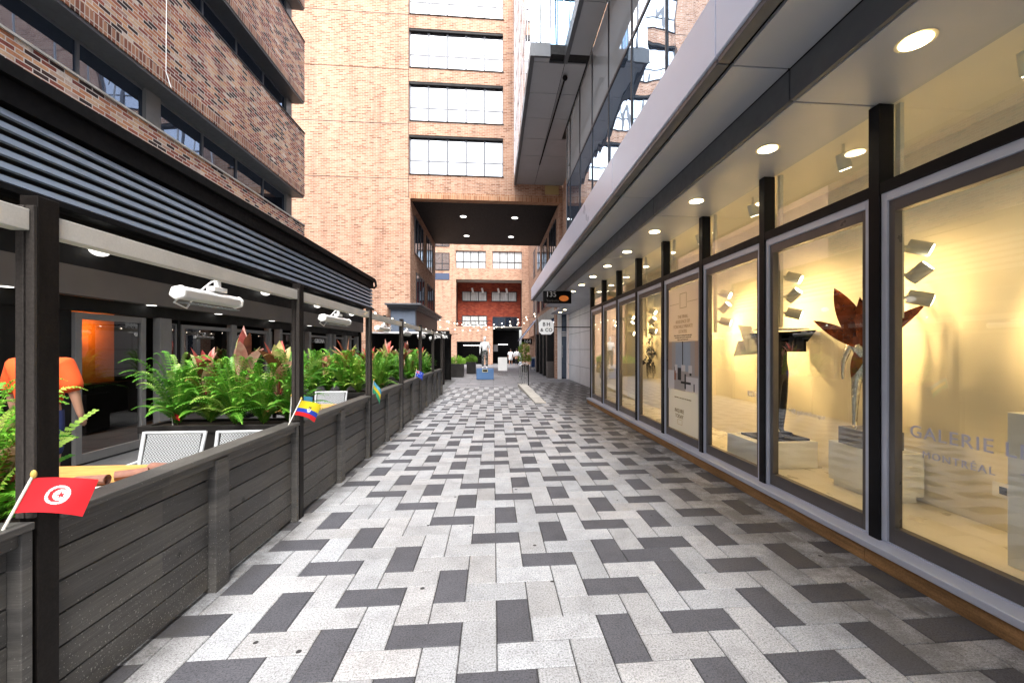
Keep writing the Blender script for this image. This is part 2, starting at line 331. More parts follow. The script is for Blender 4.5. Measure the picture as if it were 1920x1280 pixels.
# ------------------------------------------------------------------ ground
def paver_mat():
    m, nt, p = nmat('granite_paver'); L = nt.links; co = objco(nt)
    at = N(nt, 'ShaderNodeVertexColor'); at.layer_name = 'tint'
    sp = noise(nt, co, 95, 4, 0.85); sp2 = noise(nt, co, 260, 2, 0.6); blot = noise(nt, co, 5.5, 5, 0.7)
    c = mixc(nt, at.outputs[0], ramp(nt, sp, [(0.37,(0.34,)*3),(0.48,(0.90,)*3),(0.6,(1.18,)*3)]), 1.0, 'MULTIPLY')
    c = mixc(nt, c, ramp(nt, blot, [(0.30,(0.80,)*3),(0.52,(1.0,)*3),(0.75,(1.05,)*3)]), 1.0, 'MULTIPLY')
    c = mixc(nt, c, ramp(nt, sp2, [(0.38,(0.72,)*3),(0.55,(1.05,)*3)]), 0.8, 'MULTIPLY')
    big = noise(nt, co, 0.9, 6, 0.65); c = mixc(nt, c, ramp(nt, big, [(0.32,(0.80,0.79,0.78)),(0.6,(1,1,1))]), 1.0, 'MULTIPLY')
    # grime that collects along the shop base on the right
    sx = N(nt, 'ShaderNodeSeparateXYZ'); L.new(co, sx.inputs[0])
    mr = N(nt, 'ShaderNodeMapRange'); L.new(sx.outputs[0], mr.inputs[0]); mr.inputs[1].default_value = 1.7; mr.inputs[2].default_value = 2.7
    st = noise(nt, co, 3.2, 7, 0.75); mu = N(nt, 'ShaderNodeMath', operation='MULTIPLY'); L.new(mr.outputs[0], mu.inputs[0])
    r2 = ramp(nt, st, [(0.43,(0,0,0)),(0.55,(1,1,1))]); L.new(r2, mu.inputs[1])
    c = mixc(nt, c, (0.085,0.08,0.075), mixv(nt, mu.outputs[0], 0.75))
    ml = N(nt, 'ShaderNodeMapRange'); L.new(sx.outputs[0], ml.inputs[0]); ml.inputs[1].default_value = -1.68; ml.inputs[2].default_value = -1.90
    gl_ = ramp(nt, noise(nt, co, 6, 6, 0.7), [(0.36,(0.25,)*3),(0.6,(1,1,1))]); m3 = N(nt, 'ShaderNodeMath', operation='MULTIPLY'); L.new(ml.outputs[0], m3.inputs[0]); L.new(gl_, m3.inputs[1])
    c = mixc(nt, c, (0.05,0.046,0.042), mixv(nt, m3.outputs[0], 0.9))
    # chewing gum spots
    vo = N(nt, 'ShaderNodeTexVoronoi', Scale=3.2); vo.inputs['Randomness'].default_value = 1; L.new(co, vo.inputs['Vector'])
    lt = N(nt, 'ShaderNodeMath', operation='LESS_THAN'); L.new(vo.outputs['Distance'], lt.inputs[0]); lt.inputs[1].default_value = 0.05
    c = mixc(nt, c, (0.03,0.028,0.028), lt.outputs[0])
    L.new(c, p.inputs['Base Color']); p.inputs['Roughness'].default_value = 0.72; p.inputs['Specular IOR Level'].default_value = 0.35
    bump(nt, p, sp, 0.25, 0.002); return m
def mixv(nt, a, k):
    m = N(nt, 'ShaderNodeMath', operation='MULTIPLY'); nt.links.new(a, m.inputs[0]); m.inputs[1].default_value = k; return m.outputs[0]
M['paver'] = paver_mat()
M['joint'] = plain('sand_joint', (0.02,0.019,0.018), 0.95, var=0.3, scale=12)
def slab_mat():
    m, nt, p = nmat('courtyard_slab'); L = nt.links; co = objco(nt)
    bt = N(nt, 'ShaderNodeTexBrick'); L.new(co, bt.inputs['Vector']); bt.inputs['Scale'].default_value = 1
    bt.inputs['Brick Width'].default_value = 1.2; bt.inputs['Row Height'].default_value = 0.75; bt.inputs['Mortar Size'].default_value = 0.012
    bt.inputs['Color1'].default_value = (0.20,0.20,0.215,1); bt.inputs['Color2'].default_value = (0.27,0.265,0.275,1); bt.inputs['Mortar'].default_value = (0.09,0.09,0.09,1)
    n = noise(nt, co, 1.3, 6, 0.7); c = mixc(nt, bt.outputs['Color'], ramp(nt, n, [(0.3,(0.72,)*3),(0.7,(1.1,)*3)]), 1.0, 'MULTIPLY')
    n2 = noise(nt, co, 60, 3, 0.7); c = mixc(nt, c, ramp(nt, n2, [(0.35,(0.8,)*3),(0.65,(1.1,)*3)]), 1.0, 'MULTIPLY')
    L.new(c, p.inputs['Base Color']); p.inputs['Roughness'].default_value = 0.7; return m
M['slab'] = slab_mat()
g = MB().quad((-60,-60,-0.012),(60,-60,-0.012),(60,120,-0.012),(-60,120,-0.012)); struct('ground', g, M['slab'])
jt = MB().quad((-2.0,-3,-0.006),(3.0,-3,-0.006),(3.0,18.1,-0.006),(-2.0,18.1,-0.006))
jt.quad((3.0,12.8,-0.006),(4.3,12.8,-0.006),(4.3,20.4,-0.006),(3.0,20.4,-0.006)); jt.quad((1.2,18.1,-0.006),(3.0,18.1,-0.006),(3.0,20.4,-0.006),(1.2,20.4,-0.006))
struct('alley_bed', jt, M['joint'])
pf = MB().quad((-6.2,-3,-0.004),(-2.0,-3,-0.004),(-2.0,22.4,-0.004),(-6.2,22.4,-0.004))
M['patio'] = plain('patio_floor', (0.10,0.10,0.10), 0.8, var=0.25, scale=2, fine=0.2); struct('patio_floor', pf, M['patio'])

rnd = random.Random(4)
vs = []; fs = []; cols = []
def paver(x0, y0, x1, y1, col):
    g_ = 0.0026; b_ = 0.0045; dz = rnd.uniform(-0.0006, 0.0006)
    x0 += g_; y0 += g_; x1 -= g_; y1 -= g_
    if x1 - x0 < 0.02 or y1 - y0 < 0.02: return
    o = len(vs)
    vs.extend([(x0,y0,-0.006),(x1,y0,-0.006),(x1,y1,-0.006),(x0,y1,-0.006),(x0+b_,y0+b_,dz),(x1-b_,y0+b_,dz),(x1-b_,y1-b_,dz),(x0+b_,y1-b_,dz)])
    for f in ((4,5,6,7),(0,1,5,4),(1,2,6,5),(2,3,7,6),(3,0,4,7)):
        fs.append(tuple(o+i for i in f)); cols.extend([col]*4)
CX, CY = 0.206, 0.2
def wx(i): return CX*i + 0.02
def wy(j): return CY*j + 0.12
for i in range(-12, 22):
    for j in range(-16, 102):
        q = (i - j) % 4
        if q == 2: box = (i, j, i+2, j+1); s = (i+1) + (j+0.5); t = 'H'
        elif q == 1: box = (i, j, i+1, j+2); s = (i+0.5) + (j+1); t = 'V'
        else: continue
        if t == 'V': dark = ((s-12.5) % 6 == 0) if (s < 16 and i < 2) else ((s-20.5) % 6 == 0)
        else: dark = ((s-9.5) % 6 == 0) if s < 14 else ((s-17.5) % 6 == 0)
        if t == 'H' and (i, j) == (5, 15): dark = True
        x0, y0, x1, y1 = wx(box[0]), wy(box[1]), wx(box[2]), wy(box[3])
        inx = lambda x: max(-1.99, min(x, 2.92 if y0 < 12.75 else 4.16))
        ymax = 18.1 if x0 < 1.25 else 20.4
        x0, x1 = inx(x0), inx(x1); y1 = min(y1, ymax)
        if x1 - x0 < 0.03 or y1 - y0 < 0.03: continue
        if dark: k = rnd.uniform(0.9, 1.12); col = (0.088*k, 0.088*k, 0.100*k, 1)
        else:
            k = rnd.uniform(0.84, 1.08); w_ = rnd.uniform(-0.008, 0.008); col = ((0.395+w_)*k, 0.40*k, (0.41-w_)*k, 1)
        paver(x0, y0, x1, y1, col)
me = bpy.data.meshes.new('alley_paving'); me.from_pydata(vs, [], fs)
ca = me.color_attributes.new('tint', 'FLOAT_COLOR', 'CORNER'); ca.data.foreach_set('color', [c for q in cols for c in q])
me.materials.append(M['paver']); o = bpy.data.objects.new('alley_paving', me); C.objects.link(o); tag(o, kind='structure')

kb = MB()
kb.add([(1.28,12.45,0.004),(1.60,12.45,0.004),(1.42,17.9,0.004),(1.06,17.9,0.004),(1.28,12.45,0.03),(1.60,12.45,0.03),(1.42,17.9,0.17),(1.06,17.9,0.17)],
       [(0,3,2,1),(4,5,6,7),(0,1,5,4),(1,2,6,5),(2,3,7,6),(3,0,4,7)])
struct('kerb', kb, M['concrete'])

# ------------------------------------------------------------------ left: fence and pergola
POST = [-0.50, 1.78, 4.08, 6.38, 8.62, 10.85, 13.1, 15.3]
fe = thing('fence', 'low dark grey slatted wooden patio fence along the left of the alley', 'fence', (-1.92, 7, 0))
pg = thing('pergola', 'dark timber pergola posts carrying a pale grey beam above the patio fence', 'pergola', (-1.93, 7, 0))
def fence_bay(y0, y1):
    m = MB(); n = 6; z = 0.03; h = 0.148
    m.box(-1.955, y0, 0.02, -1.947, y1, 0.9, 1)
    for k in range(n):
        m.box(-1.946, y0, z+0.004, -1.922, y1, z+h-0.004, 0); z += h
    part('slat_panel', m, [M['fence'], M['fence_dark']], fe, bevel=0.003)
def short_post(y1): part('post', MB().box(-1.96, y1-0.14, 0, -1.872, y1, 0.897), M['fence'], fe, bevel=0.004)
prev = -1.6
for k, y in enumerate(POST):
    ys = y - 0.10
    if k:
        mid = (POST[k-1] + y) / 2
        fence_bay(POST[k-1]+0.002, mid-0.141); short_post(mid); fence_bay(mid+0.001, ys-0.045)
        part('cap_rail', MB().box(-2.005, POST[k-1]+0.003, 0.918, -1.862, ys-0.004, 0.95).box(-1.945, POST[k-1]+0.003, 0.862, -1.884, ys-0.004, 0.914), M['fence'], fe, bevel=0.004)
        part('beam', MB().box(-1.955, POST[k-1]+0.002, 2.135, -1.885, ys-0.002, 2.222), M['beam'], pg, bevel=0.003)
    p = part('post', MB().box(-1.942, ys+0.015, 0.0, -1.872, y, 2.285), M['post'], pg, bevel=0.003)
    part('post_board', MB().box(-1.943, ys, 0.96, -1.912, ys+0.0145, 2.24).box(-1.905, ys, 0.96, -1.873, ys+0.0145, 2.24), M['post_grey'], pg, bevel=0.003)
    part('post', MB().box(-1.963, ys-0.044, 0, -1.872, ys-0.003, 0.915), M['fence'], fe, bevel=0.003)
bl = [(-1.97, 6.6 + 0.01, 2.2)]
for k in range(40):
    bl.append((-1.97, 6.6 + k*0.29, 2.255 + 0.03*math.sin(k*1.7)))
sl = thing('string_lights', 'string of small warm bulbs draped along the pergola beam', 'string lights', (-1.97, 9, 2.2))
part('wire', MB().tube(bl[1:], 0.004, 5), M['black'], sl)
for p in bl[2::2]: part('bulb', MB().ball((p[0], p[1], p[2]-0.03), 0.018, 8, 6), M['bulb'], sl, smooth=True)

# heaters hung from the beam
M['heater'] = plain('heater_enamel', (0.66,0.66,0.66), 0.35, metal=0.2, var=0.04)
M['mesh'] = plain('heater_grille', (0.35,0.36,0.37), 0.4, metal=0.5)
def heater(y0, y1, z, label):
    yc = (y0+y1)/2; t = thing('patio_heater', label, 'heater', (-2.12, yc, z), 'electric heaters hung along the patio beam')
    prof = [(-0.052,0.0),(-0.036,0.050),(0.02,0.062),(0.048,0.034),(0.040,-0.012),(-0.014,-0.030)]
    m = MB().prism(prof, (-2.12, y0, z), (1,0,0), (0,0,1), (0, y1-y0, 0)); part('housing', m, M['heater'], t, bevel=0.008)
    part('end_cap', MB().prism([(a*1.12,b*1.12-0.003) for a,b in prof], (-2.12, y0-0.03, z), (1,0,0), (0,0,1), (0,0.03,0)), M['white'], t, bevel=0.01)
    part('end_cap', MB().prism([(a*1.12,b*1.12-0.003) for a,b in prof], (-2.12, y1, z), (1,0,0), (0,0,1), (0,0.03,0)), M['white'], t, bevel=0.01)
    g_ = MB()
    for k in range(14): 
        yy = y0 + (y1-y0)*(k+0.5)/14; g_.box(-2.155, yy-0.004, z-0.052, -2.075, yy+0.004, z-0.046)
    part('grille', g_, M['mesh'], t)
    part('bracket', MB().box(-2.13, yc+0.05, z+0.09, -2.10, yc+0.09, z+0.16).box(-2.13, yc+0.05, z+0.155, -1.93, yc+0.09, z+0.175).box(-2.145, yc-0.01, z+0.07, -2.085, yc+0.14, z+0.105), M['white'], t, bevel=0.003)
    part('cable', MB().tube([(-2.13,y0+0.04,z+0.02),(-2.16,y0+0.0,z-0.05),(-2.15,y0+0.10,z-0.08),(-2.10,y0+0.12,z+0.02),(-2.05,y0+0.2,z+0.12),(-1.96,y0+0.32,z+0.16)], 0.007, 6), M['white'], t, smooth=True)
ordn = ['nearest','second nearest','third nearest','fourth nearest','fifth nearest','farthest']
for k, (a, b) in enumerate([(2.80,3.40),(5.15,6.0),(7.55,8.3),(9.65,10.45),(11.8,12.6),(14.0,14.8)]):
    heater(a, b, 2.02 if k == 0 else 2.03, 'white tubular electric heater hung from the pergola beam, %s of six' % ordn[k])

# ------------------------------------------------------------------ left: restaurant
XR = -5.75
rs = thing('restaurant_building', 'single-storey restaurant with slate ribbed metal siding above a dark glazed patio front', 'restaurant', (-6.5, 8, 0))
m = MB(); nrib = 6; z0, z1 = 3.46, 4.33; p_ = (z1-z0)/nrib
m.box(-5.44, -4, z0, -5.42, 18.2, z1, 1)
for k in range(nrib):
    z = z0 + k*p_
    m.box(-5.42, -4, z+0.001, -5.335, 18.2, z+0.006, 1)
    m.add([(-5.34,-4,z+0.004),(-5.34,18.2,z+0.004),(-5.315,18.2,z+p_*0.16),(-5.315,-4,z+p_*0.16),(-5.335,18.2,z+p_*0.66),(-5.335,-4,z+p_*0.66),(-5.42,18.2,z+p_*0.72),(-5.42,-4,z+p_*0.72)], [(0,1,2,3),(3,2,4,5),(5,4,6,7)], 0)
part('siding', m, [M['siding'], M['gap']], rs)
m = MB().box(-5.45, -4, 4.34, -5.29, 18.22, 4.62).box(-5.45, -4, 4.621, -5.22, 18.3, 4.78).box(-5.42, -4, 3.38, -5.26, 18.25, 3.455)
part('coping', m, M['black'], rs, bevel=0.006)
part('roof', MB().box(-6.3, -4, 4.55, -5.46, 18.2, 4.65), M['near_black'], rs)
part('wall', MB().box(-5.85, -4, 2.80, -5.70, 18.15, 3.44).box(-9.5, -4, 3.44, -5.45, 18.15, 3.50).box(-9.5,18.0,0,-5.8,18.2,3.44).box(-9.6,-4,0,-9.5,18.2,3.5), M['near_black'], rs)
part('downspout', MB().tube([(-5.22,18.22,4.7),(-5.18,18.24,4.45),(-5.30,18.22,4.35)], 0.05, 8), M['black'], rs)
part('trim_rail', MB().box(-5.70, -4, 3.08, -5.64, 18.1, 3.13), M['navy'], rs)
part('fascia_band', MB().box(-5.86, -4, 2.40, -5.69, 18.1, 2.797), M['band'], rs)
part('door_head', MB().box(-5.98, -4, 2.20, -5.87, 18.1, 2.40), M['near_black'], rs)
for y in (2.9, 5.9, 10.2, 13.2, 16.4):
    w_ = part('wall_lamp', MB().ball((-5.62, y, 3.07), 0.13, 16, 8, (0.8,1,0.65)), M['glow_lamp'] if 'glow_lamp' in M else M.setdefault('glow_lamp', emit('bulkhead_lens', (1,0.97,0.9), 0.6, (0.7,0.7,0.7))), rs, smooth=True)
    part('lamp_base', MB().box(-5.70, y-0.10, 3.06, -5.64, y+0.10, 3.12), M['white'], w_)
# downlights under the fascia
for y in (3.4, 4.9, 7.0, 8.7, 10.8, 13.0): part('soffit_lamp', MB().disc((-5.78, y, 2.394), 0.07, 'Z', 14), M['cool_light'], rs)
XF = -5.88
def cafe_pier(y0, y1, d=0.07, mat='frame_grey'): part('pier', MB().box(XF-0.05, y0, 0, XF+d, y1, 2.2), M[mat], rs, bevel=0.004)
def cafe_window(y0, y1, z0=0.12, z1=2.12, fr=0.07, kind='window'):
    m = MB().box(XF-0.03,y0,z0,XF+0.03,y0+fr,z1).box(XF-0.03,y1-fr,z0,XF+0.03,y1,z1).box(XF-0.03,y0+fr,z1-fr,XF+0.03,y1-fr,z1).box(XF-0.03,y0+fr,z0,XF+0.03,y1-fr,z0+fr+0.04)
    w = part(kind, m, M['frame_grey'], rs, bevel=0.003)
    part('pane', MB().quad((XF,y0+fr,z0+fr),(XF,y1-fr,z0+fr),(XF,y1-fr,z1-fr),(XF,y0+fr,z1-fr)), M['cafe_glass'], w)
    return w
part('lower_wall', MB().box(XF-0.06, -4, 0, XF-0.02, 5.799, 2.2).box(XF-0.06, 5.78, 0, XF-0.035, 18.1, 0.12), M['near_black'], rs)
for y in (4.6, 4.9, 5.2, 5.45): part('pier', MB().box(XF-0.03, y, 0, XF+0.02, y+0.05, 2.2), M['near_black'], rs)
d = cafe_window(5.80, 6.98, 0.02, 2.18, 0.095, 'door')
part('handle', MB().tube([(XF+0.03,6.92,1.0),(XF+0.07,6.92,1.0),(XF+0.07,6.92,1.25),(XF+0.03,6.92,1.25)], 0.012, 6), M['steel'], d)
cafe_pier(7.22, 7.48); cafe_window(7.50, 7.66, fr=0.012)
cafe_pier(7.70, 7.76, 0.02, 'near_black'); cafe_window(7.78, 9.30); cafe_window(9.32, 10.75); cafe_pier(9.22,9.40,0.06,'frame_grey')
cafe_window(10.78, 10.95, fr=0.01); cafe_pier(10.72, 10.80, 0.08)
for y in (11.2, 12.1, 12.5, 13.0): cafe_pier(y, y+0.14, 0.10)
cafe_window(11.35,12.08,fr=0.04)
w = cafe_window(13.15, 14.6)
part('window_sign', text_mb('GIRONA', 0.20, (XF+0.05, 13.9, 1.93), (0,1,0), (0,0,1), 0.01), M['white'], rs)
for y in (14.65, 15.05, 16.2, 16.7, 17.6): cafe_pier(y, y+0.16, 0.10)
cafe_window(14.85,15.0,fr=0.02); cafe_window(15.25,16.15); cafe_window(16.9,17.55,fr=0.05)
# lit room behind the door
M['orange_wall'] = plain('orange_plaster', (0.75,0.24,0.03), 0.6, var=0.1)
part('room_wall', MB().box(-8.6, 8.0, 0.9, -8.5, 9.5, 2.9), M['orange_wall'], rs)
part('room_counter', MB().box(-8.4, 6.2, 0, -8.0, 11.0, 0.95), M['near_black'], rs)
ld = bpy.data.lights.new('room_lamp_light', 'POINT'); ld.energy = 6; ld.color = (1,0.45,0.12); ld.shadow_soft_size = 0.06
lo = bpy.data.objects.new('room_lamp_light', ld); C.objects.link(lo); lo.parent = rs; lo.location = Vector((-8.15, 8.8, 2.05)) - WL[rs.name]
part('room_lamp', MB().ball((-8.15,8.8,2.32),0.05,10,6), M['bulb'], rs, smooth=True)

# wall sconces glimpsed reflected: warm lamps hung in the patio
# ------------------------------------------------------------------ rear patio shelter
sh = thing('patio_shelter', 'flat-topped dark shelter with a pale roof edge at the far end of the patio', 'shelter', (-4.1, 20.5, 0))
part('roof_edge', MB().box(-5.72, 19.0, 2.39, -2.25, 19.06, 2.47), M['white'], sh)
part('roof', MB().box(-5.72, 19.07, 2.40, -2.25, 22.4, 2.46), M['near_black'], sh)
part('back_wall', MB().box(-5.7, 22.3, 0, -2.3, 22.38, 2.4).box(-5.74,19.06,0,-5.70,22.3,2.4), M['near_black'], sh)
part('post', MB().box(-2.36, 19.08, 0, -2.28, 19.16, 2.39), M['post'], sh); part('post', MB().box(-2.36, 22.2, 0, -2.28, 22.28, 2.39), M['post'], sh)
m = MB().box(-5.0, 22.2, 1.75, -4.6, 22.28, 2.25); text_mb('CAFE', 0.12, (-4.8, 22.18, 2.0), (1,0,0), (0,0,1), mb=m, mi=1); 
part('menu_board', MB().box(-5.0, 22.2, 1.6, -4.7, 22.28, 2.1), M['frame_grey'], sh)
# decorative cone tree standing on the shelter roof
tr = thing('christmas_tree', 'small dark conical ornament tree standing on the shelter roof', 'ornament', (-4.95, 19.4, 2.47))
m = MB(); rr = random.Random(3)
for k in range(260):
    h = rr.random()**0.7*0.62; r = (0.66-h)*0.36*math.sqrt(rr.random()); a = rr.uniform(0, 6.28)
    c_ = Vector((-4.95+r*math.cos(a), 19.4+r*math.sin(a), 2.5+0.62-h if False else 2.50+h)); d1 = Vector((math.cos(a),math.sin(a),-0.4))*0.05; d2 = Vector((-math.sin(a),math.cos(a),0.2))*0.02
    m.quad(c_-d2, c_+d1, c_+d2, c_-d1*0.4)
part('foliage', m, M['fern_dark'] if 'fern_dark' in M else M.setdefault('fern_dark', leafmat('dark_needles', (0.008,0.012,0.008), (0.03,0.04,0.03))), tr)
part('trunk', MB().tube([(-4.95,19.4,2.47),(-4.95,19.4,3.1)],[0.03,0.008],8), M['near_black'], tr)
m = MB()
for k in range(24):
    h = rr.uniform(0.05,0.55); r = (0.66-h)*0.36; a = rr.uniform(0,6.28); m.ball((-4.95+r*math.cos(a),19.4+r*math.sin(a),2.5+h),0.02,6,4)
part('baubles', m, M['white'], tr)
# hanging sign
sg = thing('hanging_sign', 'small black projecting sign with white letters beyond the last pergola post', 'sign', (-2.2, 16.4, 2.1))
part('board', MB().box(-2.48, 16.38, 2.05, -1.74, 16.42, 2.40), M['black'], sg)
m = text_mb('THE', 0.11, (-1.98, 16.372, 2.31), (1,0,0), (0,0,1)); text_mb('CORNER', 0.15, (-2.11, 16.372, 2.15), (1,0,0), (0,0,1), mb=m, offset=0.003)
part('lettering', m, M['white'], sg)
part('bracket', MB().box(-1.74, 16.39, 2.27, -1.42, 16.41, 2.29), M['black'], sg)

# ------------------------------------------------------------------ left: brick office block above
of = thing('brick_office_building', 'office block of mottled red and purple brick bands with dark ribbon windows', 'building', (-9, 3, 0))
XO, YO = -6.3, 13.8
levels = [(5.1, 5.78), (6.76, 8.86), (9.90, 11.92), (13.03, 15.15)]
for k, (a, b) in enumerate(levels):
    sol = 0.22 if k else 0
    mb_ = MB().box(-14, -8, a+sol, XO, YO, b, 0)
    if k: mb_.box(-14, -8, a, XO+0.003, YO+0.003, a+sol, 1)
    part('brick_band', mb_, [M['mixed_brick'], M['mixed_soldier']], of)
    part('band_sill', MB().box(-7.0, -8, b, XO+0.02, YO+0.01, b+0.035), M['concrete'] if k == 0 else M['near_black'], of)
    if k: part('band_soffit', MB().box(-13.9, -8, a-0.06, XO-0.02, YO-0.02, a-0.001), M['soffit_dark'], of)
for k in range(len(levels)-1):
    a, b = levels[k][1]+0.035, levels[k+1][0]-0.06
    xg = -6.76
    w = part('ribbon_window', MB().box(xg-0.02, -8, a, xg+0.02, YO-0.3, a+0.05).box(xg-0.02, -8, b-0.05, xg+0.02, YO-0.3, b), M['mirror_frame'], of)
    m = MB(); f_ = MB(); cl = MB()
    y = 13.4; 
    cols_ = [13.4, 8.0, 2.6, -2.8]
    for c_ in cols_: part('column', MB().box(xg-0.3, c_, a, xg+0.07, c_+0.35, b), M['frame_grey'], of)
    for c_ in cols_:
        ys_ = [c_ - 5.05*(t/4) for t in range(5)]
        for t in range(4):
            m.quad((xg, ys_[t+1], a), (xg, ys_[t], a), (xg, ys_[t], b), (xg, ys_[t+1], b))
            if t: f_.box(xg-0.02, ys_[t]-0.025, a+0.05, xg+0.03, ys_[t]+0.025, b-0.05)
    part('glass', m, M['dark_glass'], w); part('mullion', f_, M['mirror_frame'], w)
    part('inner_wall', MB().box(-13.9, -8, a-0.03, -7.0, YO-0.35, b), M['near_black'], of)
part('lower_wall', MB().box(-14, -8, 0, -9.7, YO, 5.1), M['near_black'], of)
solo('cable', MB().tube([(-6.29,7.95,7.0),(-6.285,7.98,12.0)], 0.008, 5).tube([(-6.29,7.95,7.0),(-6.2,7.95,6.7)],0.008,5), M['white'], 'thin white cable running down the mottled brick band of the office block', 'cable')
# ------------------------------------------------------------------ right: glass building with display windows
gb = thing('glass_building', 'glass and metal building with lit display windows under a panelled canopy', 'building', (5, 8, 0))
X3 = 3.05
EDGE = [3.26 + 1.36*k for k in range(-3, 8)]      # -0.82 ... 12.78
YE = EDGE[-1]
# base and sill
m = MB(); y = -2.2
k = 0
while y < YE:
    y2 = min(y + 1.36*2 - 0.006, YE); m.box(2.893, y, 0, 3.12, y2, 0.112); y += 2.72
part('stone_base', m, M['plinth_stone'], gb, bevel=0.003)
part('sill', MB().box(2.880, -2.2, 0.113, 3.12, YE+0.02, 0.165), M['silver'], gb, bevel=0.006)
part('sill_track', MB().box(3.02, -2.2, 0.166, 3.11, YE, 0.174), M['silver'], gb)
ordw = ['far off','behind','behind','nearest','second','third','fourth','fifth','sixth','seventh']
for k, y in enumerate(EDGE):
    part('mullion', MB().box(2.995, y-0.045, 0.16, 3.12, y+0.045, 3.565), M['mullion'], gb)
for k in range(len(EDGE)-1):
    a, b = EDGE[k]+0.046, EDGE[k+1]-0.046
    part('transom', MB().box(2.998, a, 2.86, 3.12, b, 2.945), M['mullion'], gb)
    cp = part('clerestory_pane', MB().quad((3.07,a,2.945),(3.07,b,2.945),(3.07,b,3.565),(3.07,a,3.565)), M['shop_glass'], gb)
    fr = MB().box(3.012,a,0.175,3.10,a+0.045,2.859).box(3.012,b-0.045,0.175,3.10,b,2.859).box(3.012,a+0.045,2.79,3.10,b-0.045,2.859)
    w = part('display_window', fr, M['silver'], gb, bevel=0.003)
    a2, b2 = a+0.046, b-0.046
    sa = MB().box(3.03,a2,0.175,3.095,a2+0.045,2.789).box(3.03,b2-0.045,0.175,3.095,b2,2.789).box(3.03,a2+0.045,2.70,3.095,b2-0.045,2.789).box(3.03,a2+0.045,0.175,3.095,b2-0.045,0.30)
    part('sash', sa, M['bronze'], w, bevel=0.003)
    part('pane', MB().quad((3.065,a2+0.045,0.30),(3.065,b2-0.045,0.30),(3.065,b2-0.045,2.70),(3.065,a2+0.045,2.70)), M['shop_glass'], w)
# display interior
part('display_floor', MB().box(3.13, -2.2, 0.10, 4.5, YE, 0.17), M['cream_floor'], gb)
part('display_wall', MB().box(4.15, -2.2, 0.171, 4.25, YE-0.05, 3.60), M['cream'], gb)
part('end_wall', MB().box(3.12, YE-0.049, 0.171, 4.5, YE+0.05, 3.60), M['cream'], gb)
part('display_ceiling', MB().box(3.13, -2.2, 3.601, 4.5, YE+0.05, 3.70), M['cream'], gb)
m = MB().box(4.138, 3.10, 0.44, 4.149, 3.34, 0.56)
m2 = MB().box(4.134, 3.24, 0.47, 4.137, 3.29, 0.53)
for yy in (3.13, 3.17):
    for zz in (0.475, 0.51): m2.box(4.134, yy, zz, 4.137, yy+0.006, zz+0.014).box(4.134, yy+0.014, zz, 4.137, yy+0.02, zz+0.014)
oc = part('power_outlet', m, M['white'], gb); part('outlet_socket', m2, M['near_black'], oc)
# return wall and recessed entrance
part('stone_wall', MB().box(4.17, YE+0.06, 0, 4.3, 22.9, 3.99), M['stone'], gb)
m = MB()
for z in (0.825, 1.65, 2.475, 3.3): m.box(4.166, YE+0.06, z-0.006, 4.1695, 22.9, z+0.006)
for y in (15.0, 17.4, 19.8): m.box(4.166, y-0.006, 0, 4.1695, y+0.006, 3.99)
part('panel_joint', m, M['gap'], gb)
part('recess_wall', MB().box(3.1, YE+0.051, 0, 4.17, YE+0.10, 3.99), M['stone'], gb)
# canopy
cn = gb
YF = 18.6
def panels(x0, z0, x1, z1, y0, y1, step, joint0, mat, name, gap=0.016):
    ys = []; y = joint0
    while y > y0: y -= step
    y += 0
    cuts = [y0]; yy = y
    while yy < y1:
        if yy > y0 + 0.1: cuts.append(yy)
        yy += step
    cuts.append(y1)
    for a, b in zip(cuts[:-1], cuts[1:]):
        part(name, MB().box(x0, a+gap/2, z0, x1, b-gap/2, z1), mat, gb, bevel=0.002)
panels(1.69, 3.885, 1.74, 4.39, -3, YF, 2.72, 3.26, M['fascia'], 'canopy_fascia')
panels(1.705, 3.83, 1.80, 3.872, -3, YF, 2.72, 3.26, M['soffit_dark'], 'fascia_return')
panels(1.83, 3.822, 2.285, 3.85, -3, YF, 2.72, 3.26, M['soffit'], 'outer_soffit')
panels(2.29, 3.575, 2.33, 3.815, -3, YF, 2.72, 3.26, M['soffit_dark'], 'soffit_step')
panels(2.334, 3.57, 3.115, 3.60, -3, YF, 2.72, 3.26, M['soffit'], 'inner_soffit')
part('canopy_core', MB().box(1.75, -3, 3.90, 3.04, YF-0.02, 4.35).box(2.34, -3, 3.61, 3.04, YF-0.02, 3.9).box(1.69, YF, 3.83, 3.04, YF+0.04, 4.39), M['gap'], gb)
part('canopy_top', MB().box(1.745, -3, 4.352, 3.04, YF-0.02, 4.385), M['soffit_dark'], gb)
part('recess_soffit', MB().box(3.12, YE+0.10, 3.60, 4.17, 22.9, 3.64), M['soffit'], gb)
for k in range(-2, 11):
    y = 2.60 + 1.385*k
    d_ = part('downlight', MB().disc((2.62, y, 3.566), 0.105, 'Z', 24), M['trim_ring'], gb)
    part('lens', MB().disc((2.62, y, 3.562), 0.082, 'Z', 24), M['downlight'], d_)
for y in (20.2, 21.6):
    d_ = part('downlight', MB().disc((3.5, y, 3.596), 0.105, 'Z', 20), M['trim_ring'], gb); part('lens', MB().disc((3.5, y, 3.592), 0.082, 'Z', 20), M['downlight'], d_)

